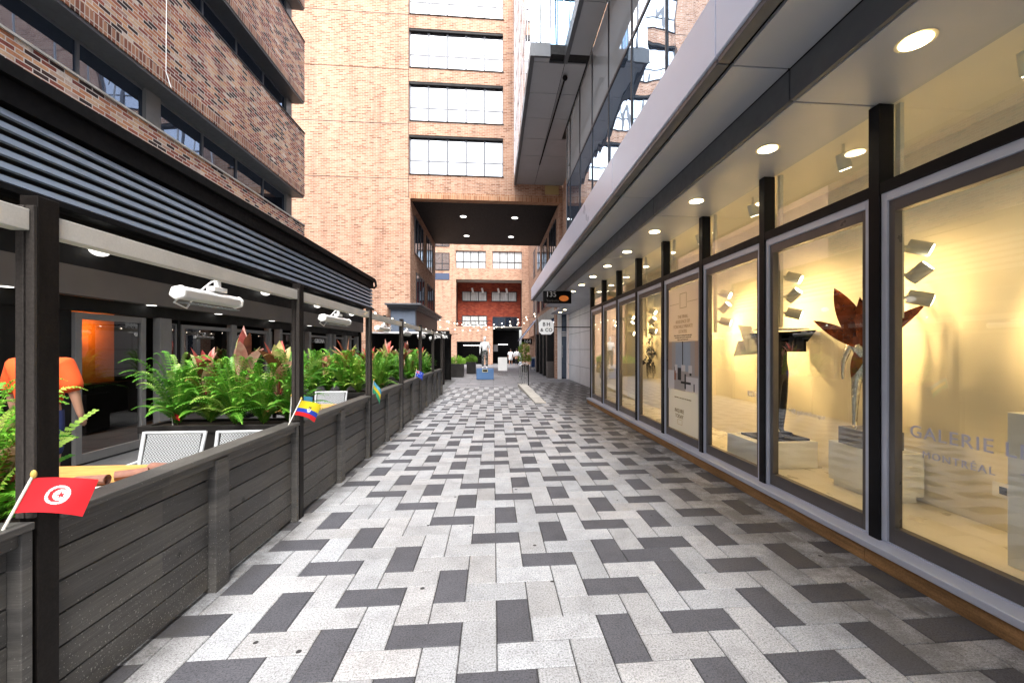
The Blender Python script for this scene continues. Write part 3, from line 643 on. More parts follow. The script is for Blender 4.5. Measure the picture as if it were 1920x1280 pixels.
# upper curtain wall
ZB, ZT = 4.39, 10.9
m = MB(); fm = MB(); cy = [7.27 + 1.82*k for k in range(-7, 6)] + [17.1]
zs = [ZB, 6.45, 8.5, ZT]
for a, b in zip(cy[:-1], cy[1:]):
    for z0, z1 in zip(zs[:-1], zs[1:]): m.quad((X3, a, z0), (X3, b, z0), (X3, b, z1), (X3, a, z1), 1 if (z0 > 8 and a > 6) or (z0 < 5 and 9 < a < 12) else 0)
cw = part('curtain_wall', MB().box(X3+0.02, -5.5, ZB-0.1, X3+0.1, 17.1, ZT), M['near_black'], gb)
part('glass', m, [M['curtain_glass'], M['blind_glass']], cw)
for y in cy: fm.box(X3-0.025, y-0.022, ZB, X3+0.018, y+0.022, ZT)
fm.box(X3-0.02, -5.5, 8.46, X3+0.017, 17.1, 8.54)
fm.box(X3-0.02, -5.5, 6.43, X3+0.017, 17.1, 6.47)
part('mullion', fm, M['dark_frame'], cw)
part('end_face', MB().box(X3, 17.125, ZB, 5.5, 17.3, ZT), M['stone'], gb)
part('side_wall', MB().box(3.9, 17.3, 4.39, 5.0, 23.2, ZT), M['tan_brick'], gb)
part('recess_roof', MB().box(3.05, 17.31, 4.0, 4.6, 22.9, 4.38), M['soffit_dark'], gb)
# overhanging storeys
ob = thing('overhang_block', 'projecting glass upper storeys with a dark panelled underside above the canopy', 'building', (3, 14, ZT))
XB = 1.16
sof = MB(); 
ys_ = [13.40, 15.0, 16.6, 18.2, 19.8, 21.4, 23.22]
for a, b in zip(ys_[:-1], ys_[1:]): 
    sof.box(XB+0.14, a+0.012, ZT, 2.30, b-0.012, ZT+0.04).box(2.325, a+0.012, ZT, 3.90 if a > 17 else 3.0, b-0.012, ZT+0.04)
sof.box(XB+0.14, 13.05+0.1, ZT, 1.79, 13.39, ZT+0.04)
for a in range(-5, 13, 2): sof.box(2.40, a+0.012, ZT, 3.02, min(a+2, 13.38)-0.012, ZT+0.04)
part('soffit_panel', sof, M['box_soffit'], ob)
part('core', MB().box(XB+0.03, 13.08, ZT+0.041, 3.9, 23.22, ZT+0.35).box(2.3, -5, ZT+0.041, 3.05, 13.07, ZT+0.35), M['gap'], ob)
part('edge_beam', MB().box(XB-0.01, 13.05, ZT-0.06, XB+0.12, 23.22, ZT+0.36).box(XB+0.121, 13.04, ZT-0.06, 1.79, 13.13, ZT+0.36).box(1.80, 13.36, ZT-0.03, 2.26, 13.395, ZT+0.3).box(2.255, -5, ZT-0.05, 2.38, 13.35, ZT+0.36), M['soffit_dark'], ob)
part('sill_strip', MB().box(1.80, 13.30, ZT+0.301, 2.25, 13.39, ZT+0.42), M['fascia'], ob)
part('side_glass', MB().quad((XB,13.05,ZT+0.36),(XB,23.22,ZT+0.36),(XB,23.22,21.5),(XB,13.05,21.5)), M['pale_glass'], ob)
gm = MB()
for y in [13.08 + 1.1*k for k in range(10)]: gm.box(XB-0.02, y-0.02, ZT+0.36, XB-0.002, y+0.02, 26)
for z in (13.2, 15.4, 17.6, 19.8): gm.box(XB-0.015, 13.05, z-0.02, XB-0.003, 23.22, z+0.02)
part('side_mullion', gm, M['stone'], ob)
part('front_glass', MB().quad((XB,13.05,ZT+0.36),(1.79,13.05,ZT+0.36),(1.79,13.05,21.5),(XB,13.05,21.5)), M['pale_glass'], ob)
part('return_glass', MB().quad((1.79,13.05,ZT+0.36),(1.79,13.36,ZT+0.36),(1.79,13.36,21.5),(1.79,13.05,21.5)).quad((1.80,13.36,ZT+0.42),(2.26,13.36,ZT+0.42),(2.26,13.36,21.5),(1.80,13.36,21.5)).quad((2.27,-5,ZT+0.36),(2.27,13.35,ZT+0.36),(2.27,13.35,21.5),(2.27,-5,21.5)), M['blue_glass'], ob)
gm = MB().box(1.46,13.02,ZT+0.36,1.50,13.045,21.5).box(XB,13.02,13.3,1.79,13.044,13.34).box(1.785,13.02,ZT+0.36,1.815,13.06,21.5).box(2.05,13.33,ZT+0.42,2.075,13.355,21.5).box(1.8,13.33,12.9,2.25,13.354,12.95).box(1.8,13.33,16.4,2.25,13.354,16.45).box(XB,13.02,17,1.79,13.043,17.05)
for y in [11.5 - 1.82*k for k in range(9)]: gm.box(2.25, y-0.02, ZT+0.36, 2.268, y+0.02, 26)
part('mullion', gm, M['mirror_frame'], ob)
part('rod', MB().tube([(2.42,14.2,ZT-0.05),(2.30,20.6,ZT-0.05)], 0.03, 6).ball((2.42,14.0,ZT-0.07),0.09,10,6), M['black'], ob)
part('roof', MB().box(XB+0.02,13.07,21.4,5,23.1,21.48), M['near_black'], ob)

# window lettering on the glass
def win_text(s, size, y, z, mat, label, sp=1.0, align='LEFT'):
    m = text_mb(s, size, (3.060, y, z), (0,-1,0), (0,0,1), 0.003, align, sp)
    return solo('window_lettering', m, mat, label, 'lettering')
M['vinyl'] = plain('pale_vinyl', (0.52,0.56,0.70), 0.5, var=0.02); M['vinyl_w'] = plain('white_vinyl', (0.8,0.8,0.8), 0.5, var=0.02)
win_text('GALERIE LEROYER', 0.125, 3.04, 1.05, M['vinyl'], 'large pale gallery name lettered across the nearest display window', 1.12)
win_text('MONTRÉAL    TORONTO', 0.070, 2.95, 0.90, M['vinyl'], 'small pale city names lettered under the gallery name', 1.25)
win_text('f @ galerieleroyer', 0.060, 4.28, 1.02, M['vinyl_w'], 'tiny white social media line on the second display window', 1.05)
win_text('ROYER', 0.100, 4.98, 1.12, M['vinyl_w'], 'white letters ROYER on the third display window', 1.05)

# spotlights in the display
def spot_unit(base, aim, label, group, r=0.055, L=0.15, power=None):
    base = Vector(base); d = Vector(aim).normalized()
    t = thing('spotlight', label, 'spotlight', base, group)
    c_ = base + Vector((0.0,0,0)) + d*0.02
    arm0 = base - Vector((0.10, 0, 0)) if group.startswith('spot') else base + Vector((0,0,0.14))
    part('arm', MB().tube([arm0, base], 0.012, 8).ball(base, 0.022, 8, 6), M['spot_body'], t)
    h = part('housing', MB().tube([c_-d*L*0.5, c_-d*L*0.46, c_+d*L*0.46, c_+d*L*0.5], [r*0.6, r*0.96, r, r*0.97], 18), M['spot_body'], t, smooth=False)
    part('lens', MB().tube([c_+d*L*0.5, c_+d*(L*0.5+0.004)], [r*0.8, r*0.8], 18), M['spot_lens'], h)
    if power:
        l = bpy.data.lights.new('spot_light', 'SPOT'); l.energy = power; l.color = (1,0.64,0.25); l.spot_size = R(95); l.spot_blend = 0.7; l.shadow_soft_size = 0.04
        lo = bpy.data.objects.new('spot_light', l); C.objects.link(lo); lo.parent = t
        lo.location = c_ + d*(L*0.5+0.02) - base; lo.rotation_euler = (-d).to_track_quat('Z','Y').to_euler()
    return t
wn_ = {3:'nearest display window', 4:'second display window', 5:'third display window', 6:'fourth display window', 7:'fifth display window', 8:'sixth display window', 9:'seventh display window'}
posn = ['topmost', 'middle', 'lowest']
for k in range(3, 10):
    y = EDGE[k]; track = MB().box(3.20, y-0.02, 1.9, 3.235, y+0.02, 3.6)
    part('spotlight_track', track, M['spot_body'], gb)
    yy = y - 0.02
    for j, (z, aim) in enumerate([(2.46, (0.62,-0.75,-0.42)), (2.24, (0.35,-0.62,0.62)), (2.06, (0.78,-0.62,-0.30))]):
        spot_unit((3.335, yy, z), aim, 'white spotlight, %s of the three beside the %s from the camera' % (posn[j], wn_[k]), 'spotlights stacked beside the display windows', power=((10, None, 15) if k == 3 else (32, None, 20))[j])
for k in range(2, 10):
    y = EDGE[k] + 0.62
    spot_unit((3.30, y, 3.45), (0.35,0.12,-0.9), 'white ceiling spotlight behind the clerestory pane above the %s' % (wn_.get(k+1, 'eighth display window')) , 'ceiling spotlights in the display', power=(3 if k == 2 else 8 if k == 3 else 15))

# poster
ps = thing('window_poster', 'tall pink and white property poster filling the fourth display window', 'poster', (3.09, 6.66, 0.32))
def mcol(n, c, r=0.6): 
    if n not in M: M[n] = plain(n, c, r, var=0.03, scale=2)
    return M[n]
pa, pb = 6.10, 7.22
def paper(name, front, back, k):
    m, nt, p = nmat(name); co = objco(nt); c = mixc(nt, front, tuple(x*0.96 for x in front), noise(nt, co, 2.0)); nt.links.new(c, p.inputs['Base Color']); p.inputs['Roughness'].default_value = 0.5
    t = N(nt, 'ShaderNodeBsdfTranslucent'); t.inputs[0].default_value = (*back, 1); mx = N(nt, 'ShaderNodeMixShader'); mx.inputs[0].default_value = k
    nt.links.new(p.outputs[0], mx.inputs[1]); nt.links.new(t.outputs[0], mx.inputs[2]); nt.links.new(mx.outputs[0], nt.nodes['Material Output'].inputs[0]); return m
M['poster_sheet'] = paper('poster_paper', (0.90,0.89,0.92), (0.60,0.72,0.98), 0.38); M['poster_pink'] = paper('poster_paper_pink', (0.88,0.72,0.66), (0.64,0.62,0.70), 0.38)
part('sheet', MB().quad((3.085, pa, 0.31), (3.085, pb, 0.31), (3.085, pb, 1.779), (3.085, pa, 1.779)), [M['poster_sheet']], ps)
part('upper_field', MB().quad((3.085, pa, 1.78), (3.085, pb, 1.78), (3.085, pb, 2.68), (3.085, pa, 2.68)), M['poster_pink'], ps)
pc = (pa+pb)/2
lines = MB()
def fr_(y0,z0,y1,z1,t=0.008,x=3.078): lines.box(x,y0,z0,x+0.002,y1,z0+t).box(x,y0,z1-t,x+0.002,y1,z1).box(x,y0,z0+t,x+0.002,y0+t,z1-t).box(x,y1-t,z0+t,x+0.002,y1,z1-t)
fr_(pc-0.13,2.32,pc+0.10,2.56); lines.box(3.078,pa+0.08,2.40,3.08,pc-0.16,2.406).box(3.078,pc+0.14,2.40,3.08,pb-0.08,2.406)
fr_(pc+0.02,0.42,pc+0.18,0.50,0.004)
part('rule', lines, mcol('poster_rule',(0.32,0.24,0.18)), ps)
tx = MB()
for s, z, sz in (('THE FINAL',2.18,0.075),('RESIDENCE OF',2.10,0.075),('YORKVILLE PRIVATE',2.02,0.075),('ESTATES',1.94,0.075)): text_mb(s, sz, (3.0775, pc, z), (0,-1,0), (0,0,1), 0.002, mb=tx)
part('headline', tx, mcol('poster_brown',(0.45,0.32,0.24)), ps)
tx = MB()
for s, z, sz in (('Limited collection of remaining private estate suites',1.88,0.030),('now offering ready to move in residences with',1.845,0.030),('design by award winning teams',1.81,0.030),('Speak with our sales team for more information',0.86,0.030),('INQUIRE',0.64,0.085),('TODAY',0.55,0.085)):
    text_mb(s, sz, (3.0775, pc+(0.12 if sz>0.05 else 0), z), (0,-1,0), (0,0,1), 0.002, mb=tx)
part('small_print', tx, mcol('poster_ink',(0.12,0.11,0.12)), ps)
pic = MB()
X_ = 3.0795
pic.box(X_,pa,0.98,3.084,pb,1.78,0)           # room wall
pic.box(X_-0.001,pa+0.30,1.30,X_-0.0005,pb-0.30,1.76,1)  # window view
pic.box(X_-0.002,pc-0.015,1.30,X_-0.0015,pc+0.015,1.78,3)
pic.box(X_-0.002,pa,1.25,X_-0.0015,pa+0.16,1.78,2).box(X_-0.002,pb-0.16,1.25,X_-0.0015,pb,1.78,2)
pic.box(X_-0.003,pa+0.02,0.98,X_-0.0025,pc-0.1,1.22,4).box(X_-0.003,pc+0.30,0.98,X_-0.0025,pb,1.30,4)
for yy,z,w_,h in ((pc-0.12,1.02,0.05,0.24),(pc-0.28,1.10,0.34,0.035),(pc-0.4,1.0,0.03,0.12),(pc+0.05,1.15,0.12,0.2),(pc-0.3,1.24,0.06,0.10),(pc+0.25,1.22,0.05,0.14)): pic.box(X_-0.004,yy,z,X_-0.0035,yy+w_,z+h,3)
for yy,z,w_,h in ((pc-0.1,1.30,0.14,0.10),(pc-0.32,1.28,0.12,0.12),(pc+0.18,1.26,0.10,0.14)): pic.box(X_-0.005,yy,z,X_-0.0045,yy+w_,z+h,4)
pic.box(X_-0.005,pb-0.32,1.14,X_-0.0045,pb-0.26,1.30,5)
part('picture', pic, [mcol('pic_wall',(0.50,0.46,0.44)),mcol('pic_view',(0.42,0.50,0.60)),mcol('pic_curtain',(0.55,0.42,0.33)),mcol('pic_black',(0.02,0.02,0.02)),mcol('pic_white',(0.78,0.76,0.76)),mcol('pic_brown',(0.32,0.12,0.05))], ps)

for o_ in ps.children: o_.location.x -= 0.0295
# ------------------------------------------------------------------ signs on the right
def light_plain(n, col, e=0.0):
    return emit(n, col, e, col)
s1 = thing('number_sign', 'black hanging sign box with the number 135 under the end of the canopy', 'sign', (2.0, 13.5, 3.3))
part('board', MB().box(1.62, 13.46, 3.16, 2.55, 13.54, 3.56), M['black'], s1, bevel=0.004)
m = text_mb('135', 0.24, (1.88, 13.452, 3.44), (1,0,0), (0,0,1)); text_mb('Yorkville', 0.12, (1.93, 13.452, 3.24), (1,0,0), (0,0,1), mb=m, mi=1)
part('lettering', m, [M['white'], M['bronze']], s1)
M['amber_emblem'] = emit('amber_emblem', (0.8,0.22,0.04), 0.12, (0.3,0.08,0.02))
part('emblem', MB().ball((2.30,13.456,3.32),0.16,16,8,(1,0.03,0.6)), M['amber_emblem'], s1)
s2 = thing('shop_sign', 'white octagonal projecting sign lettered BH & CO beside the tunnel shopfront', 'sign', (2.1, 17.5, 2.5))
cx_, cz_, hw = 2.24, 2.60, 0.31; q = 0.12
poly = [(-hw,-hw+q),(-hw+q,-hw),(hw-q,-hw),(hw,-hw+q),(hw,hw-q),(hw-q,hw),(-hw+q,hw),(-hw,hw-q)]
part('panel', MB().prism(poly, (cx_,17.44,cz_), (1,0,0), (0,0,1), (0,0.10,0)), emit('backlit_white_panel', (1,1,1), 0.12, (0.8,0.8,0.8)), s2)
m = text_mb('BH', 0.22, (cx_, 17.432, cz_+0.11), (1,0,0), (0,0,1), spacing=1.4, offset=0.004); text_mb('& CO', 0.20, (cx_, 17.432, cz_-0.13), (1,0,0), (0,0,1), spacing=1.1, mb=m, offset=0.004)
part('lettering', m, M['near_black'], s2)
part('bracket', MB().box(cx_+hw, 17.48, cz_-0.02, 4.17, 17.5, cz_+0.02), M['black'], s2)
# ------------------------------------------------------------------ brick tower over the tunnel
YT = 23.0
tw = thing('brick_tower', 'tall tan brick tower with a column of white office windows over a dark passage', 'tower', (-3, 26, 0))
XL, XRt, ZC, YB = -4.55, 3.72, 9.95, 32.8
m = MB().box(-20, YT, 0, -4.62, YT+0.5, 22.6, 0)
m.box(-4.619, YT+0.01, 0, XL, YT+0.5, 9.95, 0)
rows = [(11.3 + 2.93*k, 13.45 + 2.93*k) for k in range(4)]
prevz = ZC + 0.33
for a, b in rows: m.box(-4.619, YT+0.012, prevz, 0.55, YT+0.5, a, 0); prevz = b
m.box(-4.619, YT+0.012, prevz, 0.55, YT+0.5, 22.6, 0)
m.box(0.551, YT+0.011, ZC+0.33, 6.5, YT+0.5, 22.6, 0)
m.box(-4.62, YT+0.006, ZC, 6.5, YT+0.5, ZC+0.329, 1)
m.box(XRt, YT+0.01, 0, 6.5, YT+0.5, ZC-0.001, 0)
m.box(XL-0.4, YT+0.501, 0, XL, YB, ZC, 0).box(XRt, YT+0.501, 0, XRt+0.4, YB, ZC, 0)
part('wall', m, [M['tan_brick'], M['tan_soldier']], tw)
part('wall_panel', MB().box(2.9, YT-0.03, 10.38, 3.68, YT+0.005, 10.86), mcol('beige_panel',(0.50,0.38,0.17)), tw)
m = MB()
for z in (11.0, 14.0, 17.0, 20.0, 23.0): m.box(-20, YT-0.004, z-0.012, -4.63, YT-0.001, z+0.012)
m.box(-4.64, YT-0.004, ZC, -4.615, YT-0.001, 22.6)
part('expansion_joint', m, M['near_black'], tw)
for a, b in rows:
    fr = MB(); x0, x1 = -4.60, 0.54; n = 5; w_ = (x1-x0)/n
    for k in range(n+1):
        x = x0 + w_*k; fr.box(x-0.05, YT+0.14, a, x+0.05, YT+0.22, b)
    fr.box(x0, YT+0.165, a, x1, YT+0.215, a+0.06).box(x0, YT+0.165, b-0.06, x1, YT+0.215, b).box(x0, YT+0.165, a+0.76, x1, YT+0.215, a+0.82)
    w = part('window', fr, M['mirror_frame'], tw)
    part('head_shade_strip', MB().box(x0, YT+0.03, b-0.13, x1, YT+0.138, b-0.002), M['near_black'], tw)  # black strip added in place of the shade under the window head
    g_ = MB()
    rr = random.Random(int(a*10))
    for k in range(n):
        for (u, v) in ((a, a+0.79), (a+0.79, b)):
            t = rr.uniform(-0.006, 0.006); xa, xb = x0+w_*k, x0+w_*(k+1)
            g_.quad((xa, YT+0.19+t, u), (xb, YT+0.19-t, u), (xb, YT+0.19-t, v), (xa, YT+0.19+t, v))
    part('pane', g_, M['office_glass'], w)
    part('sill', MB().box(x0, YT-0.03, a-0.04, x1+0.05, YT+0.16, a-0.001), M['near_black'], tw)
part('tunnel_ceiling', MB().box(XL, YT+0.5, ZC, XRt, YB, ZC+0.2), M['black'], tw)
for (x, y) in ((-1.87,25.9),(1.35,25.9),(-1.95,30.3),(1.30,30.3)):
    part('ceiling_lamp', MB().disc((x, y, ZC-0.01), 0.20, 'Z', 20), M['cool_light'], tw)
# windows in the tunnel walls
def side_win(x, s, y0, y1, z0, z1, n=3):
    fr = MB().box(x, y0, z0, x+s*0.05, y1, z0+0.08).box(x, y0, z1-0.08, x+s*0.05, y1, z1)
    for k in range(n+1):
        y = y0 + (y1-y0)*k/n; fr.box(x, y-0.04, z0+0.08, x+s*0.055, y+0.04, z1-0.08)
    w = part('side_window', fr, M['dark_frame'], tw)
    part('pane', MB().quad((x+s*0.02,y0,z0),(x+s*0.02,y1,z0),(x+s*0.02,y1,z1),(x+s*0.02,y0,z1)), M['dark_glass'], w)
for y0, y1 in ((24.2,27.0),(28.4,31.2)):
    side_win(XL, 1, y0, y1, 7.2, 9.4); side_win(XL, 1, y0+0.5, y1+0.5, 4.35, 6.2)
    side_win(XRt, -1, y0, y1, 7.2, 9.4); side_win(XRt, -1, y0, y1, 4.6, 6.4)
# bay with flat cornice on the left corner
M['bay_blue'] = plain('slate_blue_bay', (0.10,0.125,0.17), 0.5, var=0.08); M['bay_brown'] = plain('dark_red_timber', (0.06,0.018,0.014), 0.5, var=0.3)
by = thing('shopfront_bay', 'slate blue shopfront bay with a dark flat cornice on the corner of the brick tower', 'shopfront', (-5.0, 26, 0))
m = MB(); 
m.box(-5.75, 22.3, 4.02, -3.85, 31.6, 4.12).box(-5.65, 22.4, 3.90, -3.98, 31.5, 4.02).box(-5.58, 22.5, 3.80, -4.08, 31.45, 3.90)
part('cornice', m, M['soffit_dark'], by, bevel=0.01)
part('front_panel', MB().box(-5.5, 22.6, 2.47, -4.2, 22.98, 3.80), M['bay_blue'], by)
part('side_panel', MB().box(-4.54, 23.0, 0, -4.2, 31.3, 3.80), M['bay_brown'], by)
part('wall_lamp', MB().box(-5.95, 22.75, 3.28, -5.83, 22.98, 3.5), M['near_black'], by)

# white door bay right of the tunnel and dark shopfront inside it
eb = thing('white_entrance', 'narrow white entrance with a tall dark glass door past the stone wall', 'entrance', (3.8, 22.9, 0))
part('wall', MB().box(3.60, 22.7, 0, 3.80, 22.95, 4.0).box(4.08, 22.7, 0, 4.165, 22.95, 4.0).box(3.80,22.7,3.72,4.08,22.95,4.0), M['stone'], eb)
d = part('door', MB().box(3.81, 22.74, 0.02, 4.07, 22.78, 3.70), M['dark_glass'], eb)
part('handle', MB().box(3.84, 22.70, 1.2, 3.86, 22.735, 1.9), M['steel'], d)
part('grille', MB().box(3.82,22.72,2.4,4.06,22.735,2.45).box(3.82,22.72,2.5,4.06,22.735,2.55).box(3.82,22.72,2.6,4.06,22.735,2.65), M['white'], eb)
sf = thing('dark_shopfront', 'dark glazed shopfront with brick piers along the right side of the passage', 'shopfront', (3.6, 28, 0))
XS = 3.56
part('brick_pier', MB().box(XS-0.05, 22.96, 0, XRt-0.001, 23.6, 4.2), M['tan_brick'], sf)
part('lintel', MB().box(XS, 23.6, 3.55, XRt-0.001, 32.7, 4.2), M['concrete'], sf)
part('glazing', MB().box(XS+0.05, 23.6, 0.1, XRt-0.002, 32.7, 3.55), M['dark_glass'], sf)
for y in (23.9, 25.6, 27.6, 29.8): part('pillar', MB().box(XS-0.42, y, 0, XS-0.02, y+0.55, 2.75), M['near_black'], sf, bevel=0.01)
part('planter_base', MB().box(XS-0.45, 23.62, 0, XS-0.05, 23.88, 0.95), M['bronze'], sf)

# ------------------------------------------------------------------ courtyard building at the end
YC = 45.0; sc = 45.0/FPX
def cx(u): return (u-925)*sc - 0.0
def cz(v): return 1.65 + (655-v)*sc
cb = thing('courtyard_building', 'tan brick building with a recessed red balcony storey seen through the passage', 'building', (0, 47, 0))
x0, x1 = -9.0, 5.2
bx0, bx1 = cx(856), cx(978.5)
zb1, zb0 = cz(525), cz(612)
dk0, dk1 = cx(924), cx(976)
m = MB()
m.box(x0, YC, cz(612), bx0, YC+0.5, 16)                 # left of recess
m.box(bx0, YC, zb1, x1, YC+0.5, cz(504)); m.box(bx1, YC, 0, x1, YC+0.5, zb1-0.001)
m.box(bx0, YC, cz(504), cx(855), YC+0.5, cz(471)) if cx(855) > bx0 else None
wins = [(cx(855.5), cx(911), cz(504), cz(471.5)), (cx(923.5), cx(978.5), cz(504), cz(471.5))]
m.box(bx0, YC, cz(504), wins[0][0], YC+0.5, cz(471.5)); m.box(wins[0][1], YC, cz(504), wins[1][0], YC+0.5, cz(471.5)); m.box(wins[1][1], YC, cz(504), x1, YC+0.5, cz(471.5))
m.box(bx0, YC, cz(471.5), x1, YC+0.5, 16)
m.box(x0, YC, cz(640), dk0, YC+0.5, cz(612)-0.001).box(x0, YC, 0, cx(857), YC+0.5, cz(640)-0.001).box(cx(905), YC, 0, dk0, YC+0.5, cz(640)-0.001)
part('wall', m, M['tan_brick'], cb)
part('recess_wall', MB().box(bx0-0.3, YC+2.0, 3.9, bx1+0.3, YC+2.1, zb1), M['red_brick'], cb)
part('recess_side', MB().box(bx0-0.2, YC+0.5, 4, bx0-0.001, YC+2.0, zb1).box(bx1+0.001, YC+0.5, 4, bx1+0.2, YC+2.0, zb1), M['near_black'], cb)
part('recess_ceiling', MB().box(bx0, YC+0.02, zb1-0.25 if False else zb1, bx1, YC+2.0, zb1+0.1), M['beam'], cb)
part('balcony_floor', MB().box(bx0, YC+0.01, cz(612)-0.12, bx1, YC+2.0, cz(612)-0.01), M['concrete'], cb)
def cwin(a, b, z0, z1, y, nx, nz, mat, frame='dark_frame'):
    fr = MB()
    for k in range(nx+1):
        x = a+(b-a)*k/nx; fr.box(x-0.04, y-0.03, z0, x+0.04, y+0.03, z1)
    for k in range(nz+1):
        z = z0+(z1-z0)*(k/nz if k in (0,nz) else 0.38); fr.box(a, y-0.025, z-0.04, b, y+0.025, z+0.04)
    w = part('window', fr, M[frame], cb); part('pane', MB().quad((a,y,z0),(b,y,z0),(b,y,z1),(a,y,z1)), M[mat], w)
M['curtain_pane'] = plain('curtained_window_pane', (0.50,0.52,0.52), 0.3, var=0.45, scale=3.2, vec=(6,1,0.3))
for (a,b,z0,z1) in wins: cwin(a, b, z0, z1, YC+0.15, 4, 2, 'curtain_pane')
cwin(cx(865), cx(912), cz(561), cz(543), YC+1.95, 3, 1, 'curtain_pane'); cwin(cx(922), cx(970), cz(561), cz(543), YC+1.95, 3, 1, 'curtain_pane')
cwin(cx(865), cx(912), cz(612), cz(590), YC+1.95, 3, 1, 'curtain_pane'); cwin(cx(924), cx(972), cz(612), cz(592), YC+1.95, 4, 1, 'dark_glass')
fr = MB()
cwin(cx(818), cx(843.5), cz(508), cz(477), YC-0.02, 2, 2, 'office_glass'); cwin(cx(818), cx(843.5), cz(464), cz(455), YC-0.02, 2, 1, 'office_glass')
part('spandrel_panel', MB().box(cx(818), YC-0.04, cz(526), cx(844), YC-0.001, cz(514)), mcol('blue_spandrel',(0.05,0.07,0.13)), cb)
m = MB().box(bx0, YC-0.02, cz(603), cx(916), YC+0.03, cz(601.5)).box(bx0, YC-0.02, cz(610), cx(916), YC+0.03, cz(609))
for k in range(9): m.box(bx0+k*0.42, YC-0.01, cz(610), bx0+k*0.42+0.03, YC+0.02, cz(602))
part('balcony_rail', m, M['dark_frame'], cb)
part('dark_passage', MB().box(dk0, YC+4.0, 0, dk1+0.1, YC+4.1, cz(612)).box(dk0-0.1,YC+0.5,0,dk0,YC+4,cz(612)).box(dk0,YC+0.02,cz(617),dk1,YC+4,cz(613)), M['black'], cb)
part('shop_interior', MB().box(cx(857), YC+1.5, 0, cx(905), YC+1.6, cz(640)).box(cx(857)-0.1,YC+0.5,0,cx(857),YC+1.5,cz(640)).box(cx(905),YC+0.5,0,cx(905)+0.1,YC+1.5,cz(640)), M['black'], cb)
part('strip_lamp', MB().box(cx(868), YC+1.2, cz(647.5), cx(902), YC+1.3, cz(646.5)), M['cool_light'], cb)
part('strip_lamp', MB().box(cx(935), YC+3.8, cz(645.5), cx(954), YC+3.9, cz(644.3)), M['cool_light'], cb)
m = MB()
for u in (883, 902, 933, 949): m.obox((cx(u+2), YC+1.7, cz(541)), (0.10,0,0.02),(0,0.06,0),(-0.06,0,0.26))
part('spotlight', m, M['white'], cb)
m = MB().box(cx(925), YC+3.5, cz(659), cx(934), YC+3.55, cz(645)); part('poster_panel', m, M['white'], cb)
# right side of the courtyard
cr = thing('courtyard_side_building', 'tan brick building with deep windows on the right side of the courtyard', 'building', (5, 39, 0))
m = MB().box(3.9, 32.85, 3.0, 5.1, 44.95, 16).box(3.9, 38.5, 0, 5.1, 39.2, 3.0)
part('wall', m, M['tan_brick'], cr)
for (y0,y1,z0,z1) in ((34,36.2,8.6,11.5),(34.2,36.4,4.8,7.2),(38,40,8.6,11),(38,40,4.8,7.0)):
    w = part('window', MB().box(3.86,y0-0.08,z0-0.08,3.899,y1+0.08,z0).box(3.86,y0-0.08,z1,3.899,y1+0.08,z1+0.08).box(3.86,(y0+y1)/2-0.04,z0,3.899,(y0+y1)/2+0.04,z1), M['dark_frame'], cr)
    part('pane', MB().quad((3.88,y0,z0),(3.88,y1,z0),(3.88,y1,z1),(3.88,y0,z1)), M['dark_glass'], w)
part('shop_recess', MB().box(4.6, 32.85, 0, 4.7, 44.95, 3.0), M['near_black'], cr)
part('red_pier', MB().box(3.7, 33.4, 0, 4.0, 33.9, 2.9), M['red_brick'], cr)
part('white_post', MB().box(3.42, 33.0, 0, 3.52, 33.1, 6.5), M['stone'], cr)
aw = thing('awning', 'steep dark awning with a pale edge over a doorway in the courtyard', 'awning', (3.3, 38, 2.5))
part('canvas', MB().add([(3.85,36,4.35),(2.35,36,2.45),(2.35,39.5,2.45),(3.85,39.5,4.35),(3.85,36,4.40),(2.35,36,2.50),(2.35,39.5,2.50),(3.85,39.5,4.40)],[(0,1,2,3),(7,6,5,4),(0,4,5,1),(1,5,6,2),(2,6,7,3),(3,7,4,0)]), M['navy'], aw)
part('edge', MB().tube([(3.85,35.98,4.38),(2.35,35.98,2.48)],0.06,6), M['fascia'], aw)
part('support', MB().tube([(2.5,36.1,2.5),(2.5,36.1,0)],0.03,6), M['near_black'], aw)
s3 = thing('number_sign', 'white number 164 on the dark shopfront beside the awning', 'sign', (3.0, 35.9, 2.2))
part('board', MB().box(2.52, 35.93, 2.12, 3.40, 35.97, 2.6), M['black'], s3)
part('lettering', text_mb('164', 0.42, (2.72+0.25, 35.92, 2.36), (1,0,0), (0,0,1), 0.01), M['white'], s3)
# string lights in the courtyard
st = thing('string_lights', 'strings of warm bulbs swagged across the courtyard in front of the brick wall', 'string lights', (-1, 38, 4))
rr = random.Random(8); wires = MB(); bulbs = []
for (a, b, sag) in (((-5.2,40,4.6),(3.8,38,5.0),1.0),((-5.2,41,3.9),(3.8,37,4.7),0.9),((-4.6,36,4.3),(3.8,42,4.6),0.8)):
    pts = []
    for k in range(25):
        t = k/24; p = Vector(a).lerp(Vector(b), t); p.z -= sag*4*t*(1-t)*0.8; pts.append(p)
    wires.tube(pts, 0.012, 4); bulbs += [p for k, p in enumerate(pts) if k % 2 == 0]
part('wire', wires, M['near_black'], st)
for p in bulbs[:38]: part('bulb', MB().ball((p.x,p.y,p.z-0.06),0.055,8,6), M['bulb'], st, smooth=True)

# buildings behind the camera that the tower windows mirror
bh = thing('grey_office_block', 'grey office block behind the viewer, mirrored in the lowest tower windows', 'building', (-10,-24,0))
part('wall', MB().box(-22,-30,0,-4,-22,27.5).box(-4,-30,0,9,-24,22.5), M['concrete'], bh)
m = MB()
for z in (19.5,22.5,25):
    for k in range(8): m.box(-21+k*2.1, -21.99, z, -19.7+k*2.1, -21.97, z+1.5)
part('window', m, M['dark_glass'], bh)
